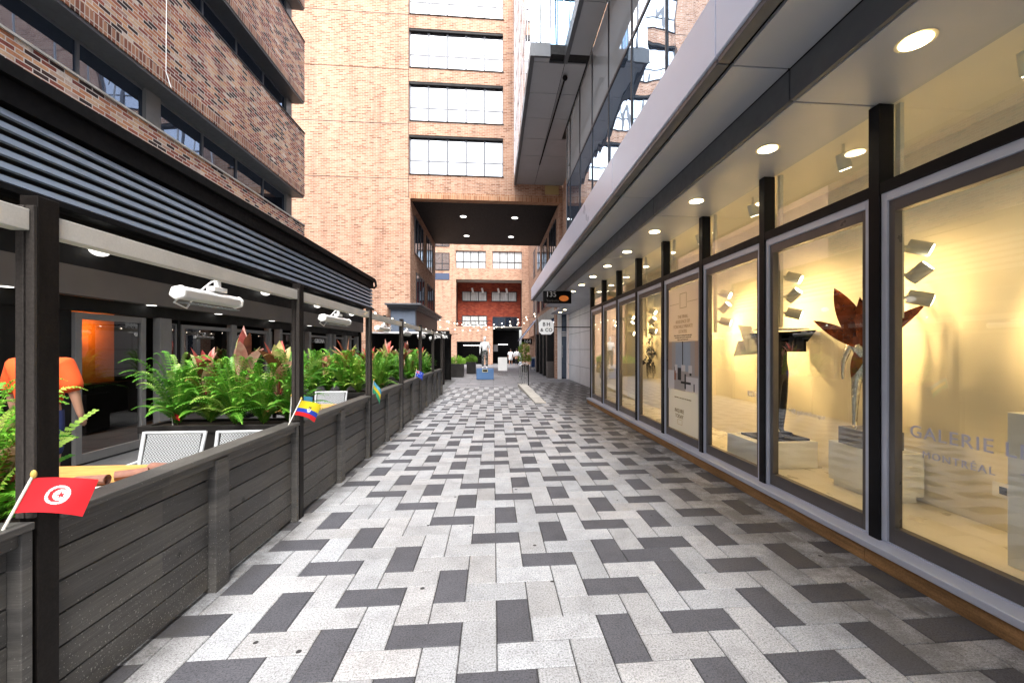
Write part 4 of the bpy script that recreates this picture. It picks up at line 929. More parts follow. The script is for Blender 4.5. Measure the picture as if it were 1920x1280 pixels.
# ------------------------------------------------------------------ planters and plants
def fern_mb(seed, nf=84, L=0.48, H=0.36, nseg=24):
    r = random.Random(seed); m = MB()
    for k in range(nf):
        a = r.uniform(0, 2*math.pi); l = L*r.uniform(0.6, 1.15); h = H*r.uniform(0.35, 1.5); lean = r.uniform(0.35, 1.0)
        mi = 1 if r.random() < 0.22 else (2 if r.random() < 0.05 else 0)
        dx, dy = math.cos(a), math.sin(a); tw = r.uniform(-0.35, 0.35)
        P = []
        for i in range(nseg+1):
            t = i/nseg; rr_ = l*lean*(t**1.15); z = h*1.5*math.sin(min(t*1.9, 2.6)*0.85) - 0.16*t*t*lean*l*2
            P.append(Vector((rr_*math.cos(a+tw*t), rr_*math.sin(a+tw*t), z + 0.01)))
        for i in range(1, nseg+1):
            t = i/nseg; d = (P[i]-P[i-1]).normalized(); side = d.cross(Vector((0,0,1)))
            if side.length < 1e-3: continue
            side.normalize(); up = side.cross(d).normalized()
            w = 0.055*math.sin(math.pi*(0.12+0.86*t))**0.8*r.uniform(0.85,1.1)*(l/0.5); c = P[i]
            for s in (-1, 1):
                tip = c + side*s*w + d*w*0.35 - up*w*r.uniform(0.05,0.3); mid = c + side*s*w*0.5 + d*w*0.30 + up*0.004
                q_ = d*0.0080*(l/0.5)
                m.add([c-q_*0.4, mid-q_, tip, mid+q_*1.1, c+q_*0.6], [(0,1,2,3,4)], mi)
            m.quad(P[i-1]+side*0.0025, P[i]+side*0.002, P[i]-side*0.002, P[i-1]-side*0.0025, 1)
    return m
def cord_mb(seed, n=15, L=0.50):
    r = random.Random(seed); m = MB()
    for k in range(n):
        a = r.uniform(0, 2*math.pi); l = L*r.uniform(0.6,1.15); lean = r.uniform(0.15,0.55) if k > 5 else r.uniform(0.03,0.22)
        w = 0.05*r.uniform(0.8,1.35); mi = r.choice([0,1,1,1,2,3,3]); base = Vector((0,0,0.12+0.02*k/2))
        dx = Vector((math.cos(a), math.sin(a), 0)); sd = Vector((-math.sin(a), math.cos(a), 0)); seg = 7; rows_ = []
        for i in range(seg+1):
            t = i/seg; c = base + dx*(l*lean*t**1.3) + Vector((0,0,l*(1-lean*0.35)*(t - 0.28*lean*t*t*1.6)))
            ww = w*math.sin(math.pi*min(1, 0.08+t*0.92))**0.75 if i < seg else 0.001
            fold = Vector((0,0,1))*ww*0.35 - dx*ww*0.35
            rows_.append((c-sd*ww+fold, c, c+sd*ww+fold))
        vs_ = [p for rw in rows_ for p in rw]; fs_ = []
        for i in range(seg):
            for j in (0,1): fs_.append((i*3+j, i*3+j+1, (i+1)*3+j+1, (i+1)*3+j))
        m.add(vs_, fs_, mi)
    m.tube([(0,0,0),(0,0,0.14),(0.01,0,0.36)], [0.014,0.012,0.006], 6, 2)
    return m
PZ = 0.80
ferns = [mk('fern', fern_mb(10+k), [M['fern'], M['fern_pale'], M['brown_leaf']]) for k in range(3)]
cords = [mk('cordyline', cord_mb(30+k), [M['cord_red'], M['cord_pink'], M['cord_dark'], M['leaf_green']]) for k in range(3)]
for q_ in ferns + cords: q_.data.polygons.foreach_set('use_smooth', [True]*len(q_.data.polygons))
for q_ in ferns + cords:
    q_.rotation_euler = (0,0,0)
usedF = set(); usedC = set()
def place(proto_list, used, idx, loc, rot, sc_, label, cat, group):
    p = proto_list[idx % 3]
    if idx % 3 not in used: used.add(idx % 3); o = p
    else: o = p.copy(); C.objects.link(o)
    o.location = loc; o.rotation_euler = (0, 0, rot); o.scale = (sc_,)*3
    return tag(o, label, cat, group)
rp = random.Random(21)
PY = [1.78, 4.74, 8.3, 11.4, 14.2]
pname = ['nearest planter', 'planter behind the chairs', 'third planter', 'fourth planter', 'farthest patio planter']
places = ['at the restaurant end', 'left of the middle', 'in the middle', 'right of the middle', 'at the alley end']
fi = ci = 0
for k, y in enumerate(PY):
    t = thing('planter', 'long black wooden planter box, %s on the patio' % ['nearest and mostly hidden behind the fence','behind the two pale woven chairs','third along from the viewer','fourth along from the viewer','farthest along, before the shelter'][k], 'planter', (-3.08, y+0.24, 0), 'black planter boxes across the patio')
    x0, x1 = (-3.98, -2.16)
    part('box', MB().box(x0, y, 0.03, x1, y+0.48, 0.70).box(x0+0.03, y+0.03, 0, x1-0.03, y+0.45, 0.03), M['planter'], t, bevel=0.004)
    part('rim', MB().box(x0-0.02, y-0.02, 0.702, x1+0.02, y+0.04, 0.78).box(x0-0.02, y+0.44, 0.702, x1+0.02, y+0.5, 0.78).box(x0-0.02, y+0.04, 0.702, x0+0.04, y+0.44, 0.78).box(x1-0.04, y+0.04, 0.702, x1+0.02, y+0.44, 0.78), M['planter'], t, bevel=0.004)
    part('soil', MB().box(x0+0.04, y+0.04, 0.704, x1-0.04, y+0.44, 0.755), M['soil'], t)
    nF = 5
    for j in range(nF):
        xx = x0 + 0.25 + (x1-x0-0.5)*j/(nF-1) + rp.uniform(-0.05,0.05)
        place(ferns, usedF, fi, (xx, y+0.20+rp.uniform(-0.08,0.1), 0.75), rp.uniform(0,6.28), rp.uniform(1.05,1.3) if k else 1.05,
              'bushy bright green fern growing %s of the %s' % (places[j], pname[k]), 'fern', 'ferns in the patio planters'); fi += 1
    spots = [(-3.45,0.26,1.1),(-3.02,0.3,1.35),(-2.55,0.22,1.3)] if k else [(-3.25,0.22,1.0),(-2.75,0.12,0.95),(-2.42,0.30,0.95)]
    for j, (xx, dy, s_) in enumerate(spots):
        place(cords, usedC, ci, (xx, y+dy-0.05, 0.93 if k else 0.74), rp.uniform(0,6.28), s_*rp.uniform(0.95,1.1),
              'red and pink leaved cordyline in the %s of the %s' % (['left part','centre','alley side'][j], pname[k]), 'cordyline', 'cordylines among the ferns'); ci += 1
# trailing fronds by the near post
tf = MB(); r = random.Random(5)
def frond(m, p0, p1, w=0.05, n=16, mi=0, droop=0.05):
    p0 = Vector(p0); p1 = Vector(p1); prev_ = None
    for i in range(n+1):
        t = i/n; p = p0.lerp(p1, t) + Vector((0,0,droop*math.sin(math.pi*t)))
        if prev_ is not None:
            d = (p-prev_).normalized(); side = d.cross(Vector((0,-0.8,0.6))).normalized()
            ww = w*(1-0.55*t)*r.uniform(0.85,1.1)
            for s in (-1,1):
                tip = p + side*s*ww + d*ww*0.35; mid = p + side*s*ww*0.5; q_ = d*0.012
                m.add([p-q_*0.5, mid-q_, tip, mid+q_, p+q_*0.5], [(0,1,2,3,4)], mi)
            m.quad(prev_+side*0.002, p+side*0.002, p-side*0.002, prev_-side*0.002, mi)
        prev_ = p
for a, b in (((-2.35,2.05,0.95),(-2.28,2.36,1.30)),((-2.35,2.0,0.9),(-2.25,2.20,1.18)),((-2.4,2.05,0.85),(-2.35,2.3,1.06)),((-2.3,1.95,0.85),(-2.2,2.15,0.90)),((-2.45,1.95,0.9),(-2.55,1.8,1.2))): frond(tf, a, b, 0.045, 16, 0 if a[2] < 0.9 else 1)
solo('fern', tf, [M['fern'], M['fern_pale']], 'pale arching fern fronds reaching past the nearest post over the table', 'fern', 'ferns in the patio planters', loc=(-2.35,2.0,0.75))

# ------------------------------------------------------------------ tables and chairs
def wood_mat():
    m, nt, p = nmat('pine_tabletop'); co = objco(nt); L = nt.links
    n = noise(nt, co, 5, 6, 0.6, (1.2, 14, 1)); c = ramp(nt, n, [(0.3,(0.42,0.20,0.055)),(0.55,(0.62,0.34,0.10)),(0.75,(0.68,0.42,0.16))])
    L.new(c, p.inputs['Base Color']); p.inputs['Roughness'].default_value = 0.4; return m
M['wood_top'] = wood_mat()
def table(x0, y0, x1, y1, label):
    t = thing('patio_table', label, 'table', ((x0+x1)/2, (y0+y1)/2, 0), 'wooden patio tables')
    m = MB(); n = 6; w = (y1-y0)/n
    for k in range(n): m.box(x0, y0+k*w+0.0015, 0.722, x1, y0+(k+1)*w-0.0015, 0.75)
    part('tabletop', m, M['wood_top'], t, bevel=0.002)
    part('frame', MB().box(x0+0.06, y0+0.06, 0.68, x1-0.06, y1-0.06, 0.72), M['near_black'], t)
    for x in (x0+0.07, x1-0.11):
        for y in (y0+0.07, y1-0.11): part('leg', MB().box(x, y, 0, x+0.04, y+0.04, 0.68), M['near_black'], t)
table(-3.35, 2.48, -2.33, 3.22, 'honey coloured pine table with rolled napkins beside the fence')
table(-3.35, 6.1, -2.36, 6.8, 'second pine table farther along, between two planters')
M['weave'] = None
def weave_mat():
    m, nt, p = nmat('woven_plastic'); co = objco(nt); L = nt.links
    ck = N(nt, 'ShaderNodeTexChecker', Scale=75); L.new(co, ck.inputs['Vector'])
    c = mixc(nt, (0.40,0.42,0.43), (0.10,0.10,0.10), ck.outputs['Fac']); L.new(c, p.inputs['Base Color']); p.inputs['Roughness'].default_value = 0.5
    bump(nt, p, ck.outputs['Fac'], 0.6, 0.003); return m
M['weave'] = weave_mat(); M['chair_frame'] = plain('pale_chair_frame', (0.60,0.62,0.63), 0.4, metal=0.3, var=0.03)
def chair(x, y, rz, label):
    t = thing('patio_chair', label, 'chair', (0,0,0), 'pale woven patio chairs')
    part('seat', MB().box(-0.25,-0.24,0.43,0.25,0.22,0.455), M['weave'], t, bevel=0.008)
    tilt = 0.10
    def bp(u, z): return (u, 0.22 + tilt*(z-0.45)/0.42, z)
    part('backrest', MB().obox((0,0.275,0.66),(0.235,0,0),(0,0.008,-0.002),(0,0.05,0.20)), M['weave'], t)
    m = MB()
    for s in (-1,1): m.tube([(s*0.25,0.19,0.0),(s*0.25,0.21,0.45),(s*0.27,0.325,0.88)], 0.016, 8)
    m.tube([(-0.27,0.325,0.87),(0.27,0.325,0.87)], 0.014, 8); part('back_frame', m, M['chair_frame'], t)
    for s in (-1,1): part('leg', MB().tube([(s*0.24,-0.22,0),(s*0.24,-0.22,0.44)], 0.016, 8), M['chair_frame'], t)
    for s in (-1,1): part('armrest', MB().tube([(s*0.26,-0.2,0.44),(s*0.27,-0.2,0.60),(s*0.27,0.25,0.62)], 0.013, 8), M['chair_frame'], t)
    t.location = (x, y, 0); t.rotation_euler = (0,0,rz); return t
ch = chair(-2.98, 3.55, 0.0, 'pale woven patio chair nearer the restaurant, behind the pine table')
dup(ch, (-2.32, 3.60, 0), 0.02, 'pale woven patio chair nearer the fence, mostly hidden by the rail')
dup(ch, (-2.95, 7.25, 0), 0.05, 'pale woven patio chair at the second pine table, behind the big planter')
# napkins
M['napkin'] = plain('brown_napkin', (0.25,0.12,0.085), 0.85, var=0.15, scale=20, bmp=0.4)
def roll(cx_, cy_, ang, z=0.785, L=0.17, label=''):
    m = MB(); d = Vector((math.cos(ang), math.sin(ang), 0)); c = Vector((cx_,cy_,z)); n = 22; r0 = 0.036
    sd = d.cross(Vector((0,0,1)))
    pts = []
    for k in range(n*2+1):
        a = 2*math.pi*k/n; rr_ = r0*(1-0.40*k/(2*n)); pts.append(sd*math.cos(a)*rr_*1.15 + Vector((0,0,1))*math.sin(a)*rr_)
    for k in range(len(pts)-1):
        m.quad(c-d*L/2+pts[k], c+d*L/2+pts[k], c+d*L/2+pts[k+1], c-d*L/2+pts[k+1])
    m.tube([c-d*(L/2-0.015), c+d*(L/2-0.02)], 0.019, 10)
    return solo('rolled_napkin', m, M['napkin'], label, 'napkin', 'brown rolled napkins on the pine table', smooth=False)
roll(-2.64, 2.72, 0.15, label='rolled brown napkin lying flattest, leftmost on the pine table')
roll(-2.50, 2.86, 0.55, label='rolled brown napkin in the middle of the three on the pine table')
roll(-2.42, 3.02, -0.25, label='rolled brown napkin nearest the chairs, rightmost on the pine table')
solo('menu_card', MB().obox((-2.52,2.64,0.757),(0.09,0.03,0),(-0.02,0.06,0),(0,0,0.001)), M['white'], 'white paper card lying on the pine table under the napkins', 'card')

# ------------------------------------------------------------------ flags
def flat_mat(name, col): return mcol(name, col, 0.7)
def flag(name_label, base, top, fly, h, w, painter, mats, ripple=0.02, droop=0.12):
    """staff from base to top; cloth grid hangs from the upper staff along direction fly."""
    base = Vector(base); top = Vector(top); t = thing('flag', name_label, 'flag', base, 'little national flags stuck along the fence')
    part('staff', MB().tube([base, top], 0.005, 8), mcol('flag_staff',(0.7,0.68,0.6)), t)
    part('finial', MB().ball(top, 0.010, 8, 6, (1,1,1.8)), mcol('gold_tip',(0.6,0.42,0.1)), t)
    up = (top-base).normalized(); f = Vector(fly).normalized(); nrm = up.cross(f).normalized()
    nu, nv = 84, 56; m = MB(); o0 = top - up*0.015
    def P(i, j):
        u = i/nu; v = j/nv
        p = o0 - up*(v*h) + f*(u*w) + nrm*(ripple*math.sin(u*6.0+v*1.5)*u) - Vector((0,0,1))*droop*w*u*u*(0.6+0.5*v)
        return p
    vs_ = [P(i,j) for j in range(nv+1) for i in range(nu+1)]; fs_ = []; mi = []
    m.v = [tuple(p) for p in vs_]
    for j in range(nv):
        for i in range(nu):
            m.f.append((j*(nu+1)+i, j*(nu+1)+i+1, (j+1)*(nu+1)+i+1, (j+1)*(nu+1)+i)); m.m.append(painter((i+0.5)/nu, (j+0.5)/nv))
    part('cloth', m, mats, t, smooth=True)
def star(x, y, cx_, cy_, r, rot=0.0):
    P_ = [(cx_+(r if k % 2 == 0 else 0.40*r)*math.cos(rot+k*math.pi/5), cy_+(r if k % 2 == 0 else 0.40*r)*math.sin(rot+k*math.pi/5)) for k in range(10)]
    ins = False
    for k in range(10):
        (x1, y1), (x2, y2) = P_[k], P_[(k+1) % 10]
        if (y1 > y) != (y2 > y) and x < (x2-x1)*(y-y1)/(y2-y1)+x1: ins = not ins
    return ins
def red_flag(u, v):
    x, y = (u-0.5)*1.5, v-0.5; d = math.hypot(x, y)
    if d < 0.27:
        d1 = math.hypot(x, y) < 0.205; d2 = math.hypot(x-0.055, y) < 0.16
        if d1 and not d2: return 1
        if star(x, y, 0.065, 0, 0.115, math.pi): return 1
        return 0
    return 1
WHT = flat_mat('flag_white',(0.8,0.8,0.8)); RED = flat_mat('flag_red',(0.68,0.010,0.018)); YEL = flat_mat('flag_yellow',(0.82,0.66,0.015)); BLU = flat_mat('flag_blue',(0.015,0.06,0.50)); SKY_ = flat_mat('flag_sky',(0.10,0.42,0.66)); GRN = flat_mat('flag_green',(0.03,0.42,0.20)); BLK = flat_mat('flag_black',(0.02,0.02,0.02))
flag('red flag with a white disc, crescent and star at the nearest post', (-1.90,1.60,0.945), (-1.855,1.665,1.145), (0.62,0.62,-0.12), 0.135, 0.19, red_flag, [WHT, RED], 0.006, 0.22)
def col_flag(u, v):
    x, y = (u-0.55)*1.5, v-0.52; d = math.hypot(x*1.3, y)
    if 0.10 < d < 0.16 and y > -0.05: return 3
    if d < 0.09: return 3 if (int(u*60)+int(v*40)) % 3 else 4
    if d < 0.22 and y < -0.08 and abs(abs(x)-0.05) < 0.03: return 4
    return 0 if v < 0.5 else (1 if v < 0.75 else 2)
flag('yellow, blue and red striped flag with a small crest at the second tall post', (-1.90,3.83,0.945), (-1.86,4.0,1.17), (0.35,0.85,-0.15), 0.16, 0.26, col_flag, [YEL, BLU, RED, WHT, BLK], 0.008, 0.25)
flag('light blue flag with a yellow cross drooping behind the yellow striped flag', (-2.02,4.10,0.93), (-2.01,4.12,1.19), (0.25,0.9,0), 0.15, 0.30, lambda u, v: 1 if (abs(u-0.32)<0.075 or abs(v-0.5)<0.10) else 0, [SKY_, YEL], 0.008, 0.2)
def grn_flag(u, v):
    return 1 if 0.22 < abs(0) + v - 0.1 < 0.52 and u > 0.1 else (2 if v < 0.3 else 0)
flag('pale green, yellow and light blue flag by the third tall post', (-1.90,6.46,0.945), (-1.88,6.5,1.17), (0.25,0.8,-0.55), 0.17, 0.26, grn_flag, [GRN, YEL, SKY_], 0.01, 0.3)
def aus(u, v):
    if u < 0.5 and v < 0.5:
        x, y = u*2, v*2
        if abs(x-0.5) < 0.08 or abs(y-0.5) < 0.1: return 2
        if abs(x-y) < 0.1 or abs(x+y-1) < 0.1: return 1
        return 0
    for (a, b, r_) in ((0.25,0.75,0.09),(0.75,0.2,0.06),(0.75,0.8,0.06),(0.62,0.45,0.05),(0.87,0.4,0.05)):
        if math.hypot((u-a)*1.5, v-b) < r_*0.8: return 1
    return 0
flag('blue flag with small white stars on the fence by the fifth tall post', (-1.90,10.0,0.945), (-1.88,10.1,1.16), (0.45,0.8,-0.2), 0.16, 0.28, aus, [BLU, WHT, RED], 0.01, 0.2)
flag('small orange red flag stuck in the soil at the left end of the big planter', (-3.72,4.80,0.75), (-3.74,4.80,0.93), (0.9,0.2,-0.3), 0.06, 0.08, lambda u, v: 0, [RED], 0.004, 0.2)

# ------------------------------------------------------------------ figures
def skin_mesh(verts, edges, radii, sub=2):
    me = bpy.data.meshes.new('b'); me.from_pydata([Vector(v) for v in verts], edges, [])
    ob = bpy.data.objects.new('b', me); C.objects.link(ob)
    md = ob.modifiers.new('s', 'SKIN'); md.use_smooth_shade = True
    for i, r_ in enumerate(radii):
        rx, ry = r_ if isinstance(r_, tuple) else (r_, r_)
        me.skin_vertices[0].data[i].radius = (rx, ry); me.skin_vertices[0].data[i].use_root = (i == 0)
    sb = ob.modifiers.new('u', 'SUBSURF'); sb.levels = sub; sb.render_levels = sub
    dg = bpy.context.evaluated_depsgraph_get(); out = bpy.data.meshes.new_from_object(ob.evaluated_get(dg))
    bpy.data.objects.remove(ob); return out
def to_mb(me, mat4=None, mi=0, mb=None):
    mb = mb or MB(); mb.add([(mat4 @ v.co) if mat4 else v.co.copy() for v in me.vertices], [tuple(p.vertices) for p in me.polygons], mi); return mb
BONES = [(0,1),(1,2),(2,3),(3,4),(4,5),(2,6),(6,7),(7,8),(8,9),(2,10),(10,11),(11,12),(12,13),(0,14),(14,15),(15,16),(16,17),(17,18),(0,19),(19,20),(20,21),(21,22),(22,23)]
def pose_std(arm=0.10, bend=0.0, stride=0.0, H=1.75, elbow=0.0, lean=0.0):
    k = H/1.75
    P = [(0,0,0.96),(0,0,1.14),(0,lean*0.5,1.38),(0,lean*0.7,1.50),(0,lean,1.58),(0,lean,1.66)]
    for s in (-1,1):
        P += [(s*0.18,lean*0.5,1.41),(s*(0.23+arm*0.6),lean*0.5-0.01-elbow*0.1,1.13),(s*(0.22+arm),lean*0.5-0.05-elbow*0.22,0.90+elbow*0.22),(s*(0.22+arm),lean*0.5-0.07-elbow*0.28,0.83+elbow*0.24)]
    for s in (-1,1):
        st = stride*s
        P += [(s*0.09,0,0.90),(s*0.105,st*0.35,0.50),(s*0.11,st*0.75+0.03,0.10),(s*0.11,st*0.75+0.01,0.045),(s*0.12,st*0.75-0.13,0.03)]
    Rr = [(0.135,0.105),(0.125,0.095),(0.15,0.105),(0.052,0.052),(0.05,0.055),(0.05,0.05)]
    for s in (0,1): Rr += [0.062,0.043,0.030,(0.026,0.016)]
    for s in (0,1): Rr += [0.088,0.058,0.038,0.038,(0.036,0.026)]
    return [(x*k,y*k,z*k) for x,y,z in P], Rr, k
def human(name, label, cat, loc, rz, pose, mats, clothes, hair=None, H=1.75, group=None, base_mat=None, face=True, hair_long=False):
    P, Rr, k = pose; Rr = [((r_[0]*k, r_[1]*k) if isinstance(r_, tuple) else r_*k) for r_ in Rr]
    X = Matrix.Translation(Vector(loc)) @ Matrix.Rotation(rz, 4, 'Z')
    t = thing(name, label, cat, loc, group)
    body = to_mb(skin_mesh(P, BONES, Rr), X)
    # head with face
    hc = Vector(P[5]) + Vector((0,-0.012,0.035))*k
    def ell(c_, r_, sc_, mb): 
        q_ = MB().ball((0,0,0), r_, 20, 14, sc_); mb.add([X @ (Vector(c_)+Vector(v)) for v in q_.v], q_.f)
    ell(hc, 0.098*k, (0.80,0.98,1.20), body)
    if face:
        ell(hc+Vector((0,-0.088,-0.06))*k, 0.045*k, (0.9,0.7,0.75), body)       # jaw
        ell(hc+Vector((0,-0.103,-0.010))*k, 0.016*k, (0.75,1.0,1.5), body)      # nose
        for s in (-1,1): ell(hc+Vector((s*0.078,0.005,-0.005))*k, 0.022*k, (0.4,0.8,1.4), body)  # ears
        ell(hc+Vector((0,-0.108,-0.055))*k, 0.020*k, (1.1,0.4,0.28), body)
        for s in (-1,1): ell(hc+Vector((s*0.033,-0.084,0.018))*k, 0.016*k, (1.2,0.6,0.5), body)
    # fingers
    for b, e in ((8,9),(12,13)):
        w0 = Vector(P[b]); w1 = Vector(P[e]); d = (w1-w0).normalized(); s = -1 if b == 8 else 1
        for f_ in range(4):
            off = Vector((0,(f_-1.5)*0.017*k,0)); L_ = (0.060,0.070,0.066,0.050)[f_]*k
            q_ = MB().tube([w1+off-d*0.01*k, w1+off+d*L_*0.55, w1+off+d*L_+Vector((-s*0.012*k,0,0))], [0.0095*k,0.0085*k,0.006*k], 8)
            body.add([X @ Vector(v) for v in q_.v], q_.f)
        th_ = w0.lerp(w1,0.3)+Vector((0,-0.02,0))*k
        q_ = MB().tube([th_, th_+d*0.03*k+Vector((0,-0.025,0))*k, th_+d*0.06*k+Vector((0,-0.03,0))*k], [0.012*k,0.010*k,0.007*k], 8)
        body.add([X @ Vector(v) for v in q_.v], q_.f)
    part('body', body, mats, t, smooth=True)
    for (nm, mat, idx, grow, zlo, zhi) in clothes:
        es = [e for e in BONES if e[0] in idx and e[1] in idx]; used = sorted({i for e in es for i in e}); mp = {i: n for n, i in enumerate(used)}
        rr_ = [((Rr[i][0]+grow*k, Rr[i][1]+grow*k) if isinstance(Rr[i], tuple) else Rr[i]+grow*k) for i in used]
        me = skin_mesh([P[i] for i in used], [(mp[a], mp[b]) for a, b in es], rr_)
        bm = bmesh.new(); bm.from_mesh(me)
        for z_, up_ in ((zlo, False), (zhi, True)):
            if z_ is None: continue
            bmesh.ops.bisect_plane(bm, geom=bm.verts[:]+bm.edges[:]+bm.faces[:], plane_co=(0,0,z_*k), plane_no=(0,0,1), clear_outer=up_, clear_inner=not up_)
        bm.to_mesh(me); bm.free()
        part(nm, to_mb(me, X), mat, t, smooth=True)
    if hair:
        m = MB(); q_ = MB().ball((0,0,0), 0.106*k, 20, 14, (0.84,1.0,1.18))
        fs_ = [f_ for f_ in q_.f if sum(q_.v[i][2]+q_.v[i][1]*0.9 for i in f_)/len(f_) > (-0.02 if not hair_long else -0.06)*k]
        m.add([X @ (hc+Vector((0,0.008,0.012))*k+Vector(v)) for v in q_.v], fs_)
        part('hair', m, hair, t, smooth=True)
    return t
SKIN_M = plain('skin', (0.55,0.30,0.20), 0.5, var=0.04); HAIR = plain('dark_hair', (0.03,0.02,0.015), 0.6)
M['orange_cloth'] = plain('orange_cotton', (0.85,0.10,0.015), 0.85, var=0.08, scale=4, bmp=0.5, bscale=12)
M['denim'] = plain('blue_denim', (0.02,0.035,0.14), 0.85, var=0.2)
M['white_cloth'] = plain('white_cotton', (0.75,0.75,0.75), 0.85, var=0.05, bmp=0.4, bscale=14)
human('person', 'person in a bright orange T-shirt and blue shorts standing behind the nearest post', 'person', (-4.66,4.25,0), math.pi+0.1,
      pose_std(0.05, elbow=0.1, H=1.84, lean=-0.03), SKIN_M,
      [('t_shirt', M['orange_cloth'], {0,1,2,6,7,10,11}, 0.050, 0.93, 1.52), ('shorts', M['denim'], {0,1,14,15,19,20}, 0.018, 0.52, 0.97)], HAIR)
# statue on blue pedestal
def camo():
    m, nt, p = nmat('patterned_trousers'); co = objco(nt)
    c = ramp(nt, noise(nt, co, 8, 2, 0.4), [(0.40,(0.015,0.02,0.018)),(0.47,(0.05,0.07,0.055)),(0.53,(0.02,0.02,0.02)),(0.57,(0.45,0.45,0.45)),(0.60,(0.03,0.03,0.03))])
    nt.links.new(c, p.inputs['Base Color']); return m
STW = plain('white_plaster', (0.76,0.77,0.76), 0.5, var=0.04)
pd = thing('pedestal', 'blue rectangular pedestal with a small dark plaque in the middle of the alley end', 'pedestal', (-0.42,22.9,0))
part('block', MB().box(-0.92,22.5,0.02,0.02,23.3,0.60), mcol('pedestal_blue',(0.07,0.15,0.30)), pd, bevel=0.01)
pq = part('plaque', MB().box(-0.60,22.485,0.42,-0.30,22.499,0.58), mcol('plaque_frame',(0.45,0.42,0.25)), pd); part('plate', MB().box(-0.57,22.478,0.45,-0.33,22.484,0.55), M['black'], pq)
human('statue', 'white statue of a boy in dark patterned trousers on the blue pedestal', 'statue', (-0.47,22.85,0.60), 0.0,
      pose_std(0.05, H=1.72), STW, [('t_shirt', STW, {0,1,2,6,7,10,11}, 0.03, 0.98, 1.50), ('trousers', camo(), {0,1,14,15,16,19,20,21}, 0.03, 0.08, 1.02)])
human('person', 'distant walker in a white dress, left of the pair in front of the dark passage', 'person', (1.85,44.0,0), math.pi*0.9, pose_std(0.1, stride=0.25, H=1.65), SKIN_M,
      [('dress', M['white_cloth'], {0,1,2,6,7,10,11,14,15,19,20}, 0.07, 0.45, 1.48)], HAIR)
human('person', 'distant walker in a long white shirt and dark trousers, right of the pair', 'person', (2.45,43.2,0), math.pi*1.05, pose_std(0.06, stride=0.15, H=1.68), SKIN_M,
      [('shirt', M['white_cloth'], {0,1,2,6,7,8,10,11,12}, 0.06, 0.62, 1.48), ('trousers', M['near_black'], {0,14,15,16,19,20,21}, 0.03, 0.06, 0.7)], HAIR)

# courtyard furniture
ws = thing('sandwich_board', 'blank white sandwich board standing right of the blue pedestal', 'sign board', (0.55,26.3,0))
part('panel', MB().box(0.30,26.2,0.30,0.88,26.23,1.15), M['white'], ws, bevel=0.005)
for x in (0.31,0.85): part('leg', MB().tube([(x,26.21,0),(x,26.23,1.12)],0.014,6), M['steel'], ws)
for x in (0.31,0.85): part('leg', MB().tube([(x,26.6,0),(x,26.25,1.12)],0.014,6), M['steel'], ws)
bs = thing('sandwich_board', 'small blue and white sandwich board by the shopfront pillars on the right', 'sign board', (3.0,33,0))
part('panel', MB().box(2.98,32.5,0.10,3.32,32.55,1.05), M['white'], bs); part('poster', MB().box(3.01,32.49,0.25,3.29,32.498,0.92), mcol('board_blue',(0.03,0.07,0.20)), bs)
part('leg', MB().box(2.99,32.9,0,3.03,32.94,1.0).box(3.27,32.9,0,3.31,32.94,1.0), M['near_black'], bs)
def leafy(m, c, R_, H_, n, seed, s=0.05):
    r = random.Random(seed)
    for k in range(n):
        a = r.uniform(0,6.28); q = math.sqrt(r.random()); z = r.random(); p = Vector((c[0]+R_[0]*q*math.cos(a), c[1]+R_[1]*q*math.sin(a), c[2]+H_*z*(1-0.5*q)))
        d = Vector((math.cos(a)*0.8,math.sin(a)*0.8,r.uniform(-0.2,1.0))).normalized(); w = d.cross(Vector((r.uniform(-1,1),r.uniform(-1,1),0.5))).normalized()
        m.add([p, p+d*s*0.6+w*s*0.28, p+d*s*1.5, p+d*s*0.6-w*s*0.28],[(0,1,2,3)], 1 if r.random()<0.35 else 0)
for k, (x0_, x1_, y0_, lab) in enumerate(((-2.62,-1.78,24.6,'nearer'),(-1.80,-1.20,28.0,'farther'))):
    t = thing('planter', 'black square planter overflowing with bright green shrub, %s of the two in the courtyard' % lab, 'planter', ((x0_+x1_)/2,y0_+0.4,0), 'courtyard planters')
    part('box', MB().box(x0_,y0_,0.03,x1_,y0_+0.8,0.78), M['planter'], t, bevel=0.01)
    part('soil', MB().box(x0_+0.04,y0_+0.04,0.781,x1_-0.04,y0_+0.76,0.80), M['soil'], t)
    m = MB(); leafy(m, ((x0_+x1_)/2,y0_+0.4,0.78), ((x1_-x0_)*0.62,0.5), 0.55, 1500, k+1, 0.06)
    solo('shrub', m, [M['shrub'], M['fern_pale']], 'bright green bushy shrub in the %s courtyard planter' % lab, 'shrub', 'courtyard shrubs', loc=((x0_+x1_)/2,y0_+0.4,0.79))
tp = thing('potted_tree', 'slim potted tree with yellow green leaves beside the steel bollards', 'tree', (2.3,30,0))
part('pot', MB().tube([(2.3,30,0),(2.3,30,0.5)],[0.2,0.28],14), M['near_black'], tp)
part('trunk', MB().tube([(2.3,30,0.5),(2.33,30,1.2),(2.3,30,2.0)],[0.04,0.03,0.012],8), plain('bark',(0.12,0.08,0.05),0.9), tp)
m = MB(); leafy(m, (2.3,30,0.75), (0.45,0.45), 0.75, 900, 7, 0.08); leafy(m, (2.25,30,1.4), (0.36,0.36), 0.9, 700, 8, 0.08)
part('crown', m, [M['shrub'], mcol('yellow_leaf',(0.5,0.40,0.08))], tp)
rl = thing('railing', 'short row of steel uprights on the far end of the kerb', 'railing', (1.25,17.7,0.16))
m = MB()
for k in range(5): part('upright', MB().tube([(1.13+0.075*k,17.6,0.16 if k > -1 else 0),(1.13+0.075*k,17.6,0.95)],0.018,8), M['steel'], rl)
